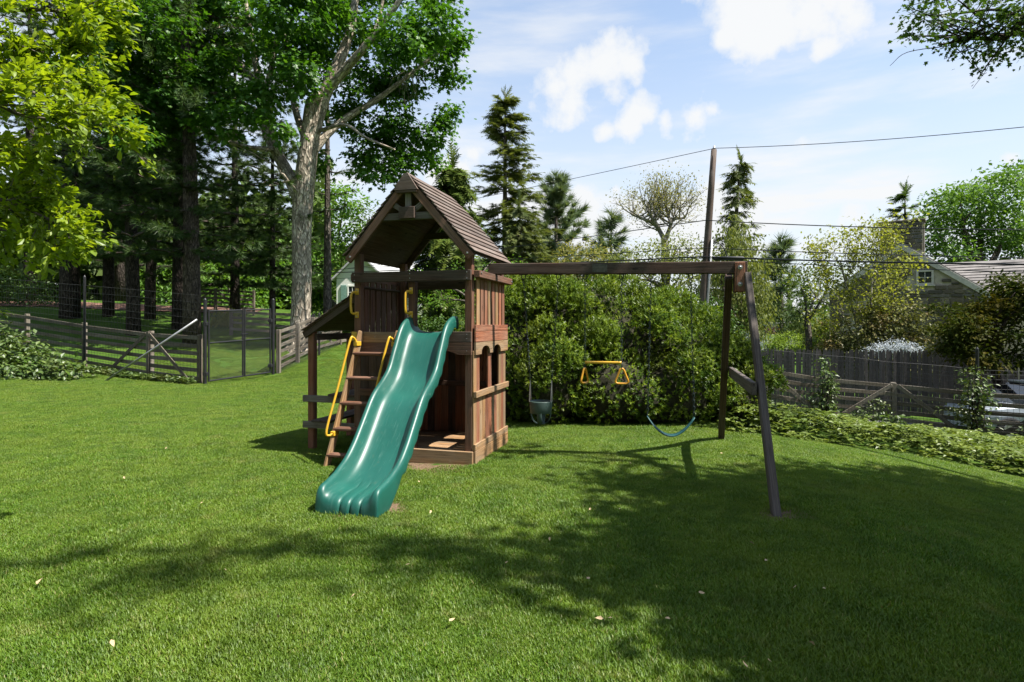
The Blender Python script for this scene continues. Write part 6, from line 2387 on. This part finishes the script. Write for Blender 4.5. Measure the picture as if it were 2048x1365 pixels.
keep &= ~((((x - 1.5) / 2.5) ** 2 + ((y - 10.9) / 1.75) ** 2) < 0.9)
for (sx, sy, sr) in SOIL:
    keep &= (np.hypot(x - sx, y - sy) > sr * rng.uniform(0.5, 1.1, len(x))) | (rng.random(len(x)) < 0.15)
keep &= ~((x < -12.3) & (y > 15.4))
x, y = x[keep], y[keep]
P3 = np.stack([x, y, G(x, y)], 1)
e_ = 0.1
gxs = (G(x + e_, y) - G(x - e_, y)) / (2 * e_)
gys = (G(x, y + e_) - G(x, y - e_)) / (2 * e_)
rot = np.stack([np.arctan(gys), -np.arctan(gxs), 0 * x], 1)
me = bpy.data.meshes.new('grass')
me.vertices.add(len(P3))
me.vertices.foreach_set('co', P3.astype(np.float32).ravel())
sc_ = 1.0 + 0.28 * np.sin(x * 2.1 + 2 * np.sin(y * 1.3)) * np.sin(y * 2.7 + np.sin(x * 3.3)) + rng.normal(0, 0.14, len(x))
a = me.attributes.new('sc', 'FLOAT', 'POINT')
a.data.foreach_set('value', np.clip(sc_, 0.55, 1.7).astype(np.float32))
a = me.attributes.new('rot', 'FLOAT_VECTOR', 'POINT')
a.data.foreach_set('vector', rot.astype(np.float32).ravel())
me.materials.append(M['grass'])
grass = mobj('grass', me)
tag(grass, 'mown green lawn grass dappled with tree shade', 'grass', kind='stuff')
ng = bpy.data.node_groups.new('grass_scatter', 'GeometryNodeTree')
ng.interface.new_socket('Geometry', in_out='INPUT', socket_type='NodeSocketGeometry')
ng.interface.new_socket('Geometry', in_out='OUTPUT', socket_type='NodeSocketGeometry')
gi = ng.nodes.new('NodeGroupInput')
go = ng.nodes.new('NodeGroupOutput')
ip = ng.nodes.new('GeometryNodeInstanceOnPoints')
ci = ng.nodes.new('GeometryNodeCollectionInfo')
ci.inputs['Collection'].default_value = tiles
ci.inputs['Separate Children'].default_value = True
ci.inputs['Reset Children'].default_value = True
na = ng.nodes.new('GeometryNodeInputNamedAttribute')
na.data_type = 'FLOAT_VECTOR'
na.inputs['Name'].default_value = 'rot'
rz_n = ng.nodes.new('FunctionNodeRandomValue')
rz_n.data_type = 'FLOAT_VECTOR'
rz_n.inputs['Min'].default_value = (0, 0, 0)
rz_n.inputs['Max'].default_value = (0, 0, 6.283)
ri = ng.nodes.new('GeometryNodeRotateInstances')
rs = ng.nodes.new('FunctionNodeRandomValue')
rs.data_type = 'FLOAT'
rs.inputs[2].default_value = 0.8
rs.inputs[3].default_value = 1.25
L_ = ng.links.new
L_(gi.outputs[0], ip.inputs['Points'])
L_(ci.outputs[0], ip.inputs['Instance'])
ip.inputs['Pick Instance'].default_value = True
L_(na.outputs[0], ip.inputs['Rotation'])
ns_ = ng.nodes.new('GeometryNodeInputNamedAttribute')
ns_.data_type = 'FLOAT'
ns_.inputs['Name'].default_value = 'sc'
L_(ns_.outputs[0], ip.inputs['Scale'])
L_(ip.outputs[0], ri.inputs['Instances'])
L_(rz_n.outputs[0], ri.inputs['Rotation'])
L_(ri.outputs[0], go.inputs[0])
md = grass.modifiers.new('scatter', 'NODES')
md.node_group = ng

# ------------------------------------------------------------------ fallen leaves on the lawn
FL_ = [(75, 1172), (15, 1062), (228, 1298), (215, 1083), (362, 1098), (555, 1240), (1010, 1130), (1180, 1158), (1190, 1240), (1485, 1325), (1545, 1330), (1215, 1240), (1630, 1295), (1585, 1180), (1645, 1180), (1530, 1125),
       (1510, 1092), (1410, 1190), (1100, 1085), (1240, 1018), (1180, 1018), (1440, 908), (1370, 985), (1260, 928), (1060, 880), (1150, 870), (1300, 905), (760, 985), (690, 1000), (840, 965), (585, 900), (860, 1030), (620, 1060),
       (820, 1130), (910, 1240), (700, 1200), (400, 1010), (250, 960), (330, 900), (100, 900), (500, 950), (450, 1140), (1330, 1240), (1480, 1320), (1000, 1010), (1120, 960)]
lm_ = []
for k in range(4):
    TV, TF = tpl('broad')
    V = TV.copy()
    V[:, 2] += 0.25 * V[:, 0] ** 2 * rng.uniform(0.3, 1.2) + rng.normal(0, 0.02, len(V))
    V[:, 1] *= rng.uniform(0.8, 1.3)
    lm_.append(mesh_np('fallen_leaf', V, TF, M['dry_leaf']))
for i, (px, py) in enumerate(FL_):
    Yg = EYE * F / (py - 650)
    for _ in range(6):
        xg = (px - 1024) / F * Yg
        Yg = (EYE - Gz(xg, Yg) - 0.04) * F / (py - 650)
    xg = (px - 1024) / F * Yg
    o = mobj('fallen_leaf', lm_[i % 4])
    s = (0.075 if i == 0 else rng.uniform(0.028, 0.046))
    o.scale = (s, s, s)
    o.location = (xg, Yg, Gz(xg, Yg) + 0.05)
    o.rotation_euler = (rng.uniform(-.7, .7), rng.uniform(-.7, .7), rng.uniform(0, 6.28))
    if i == 0:
        tag(o, 'largest pale dry leaf lying on the grass at lower left', 'leaf', 'fallen leaves on the lawn')
    else:
        tag(o, 'small tan dry leaf lying on the mown lawn', 'leaf', 'fallen leaves on the lawn')
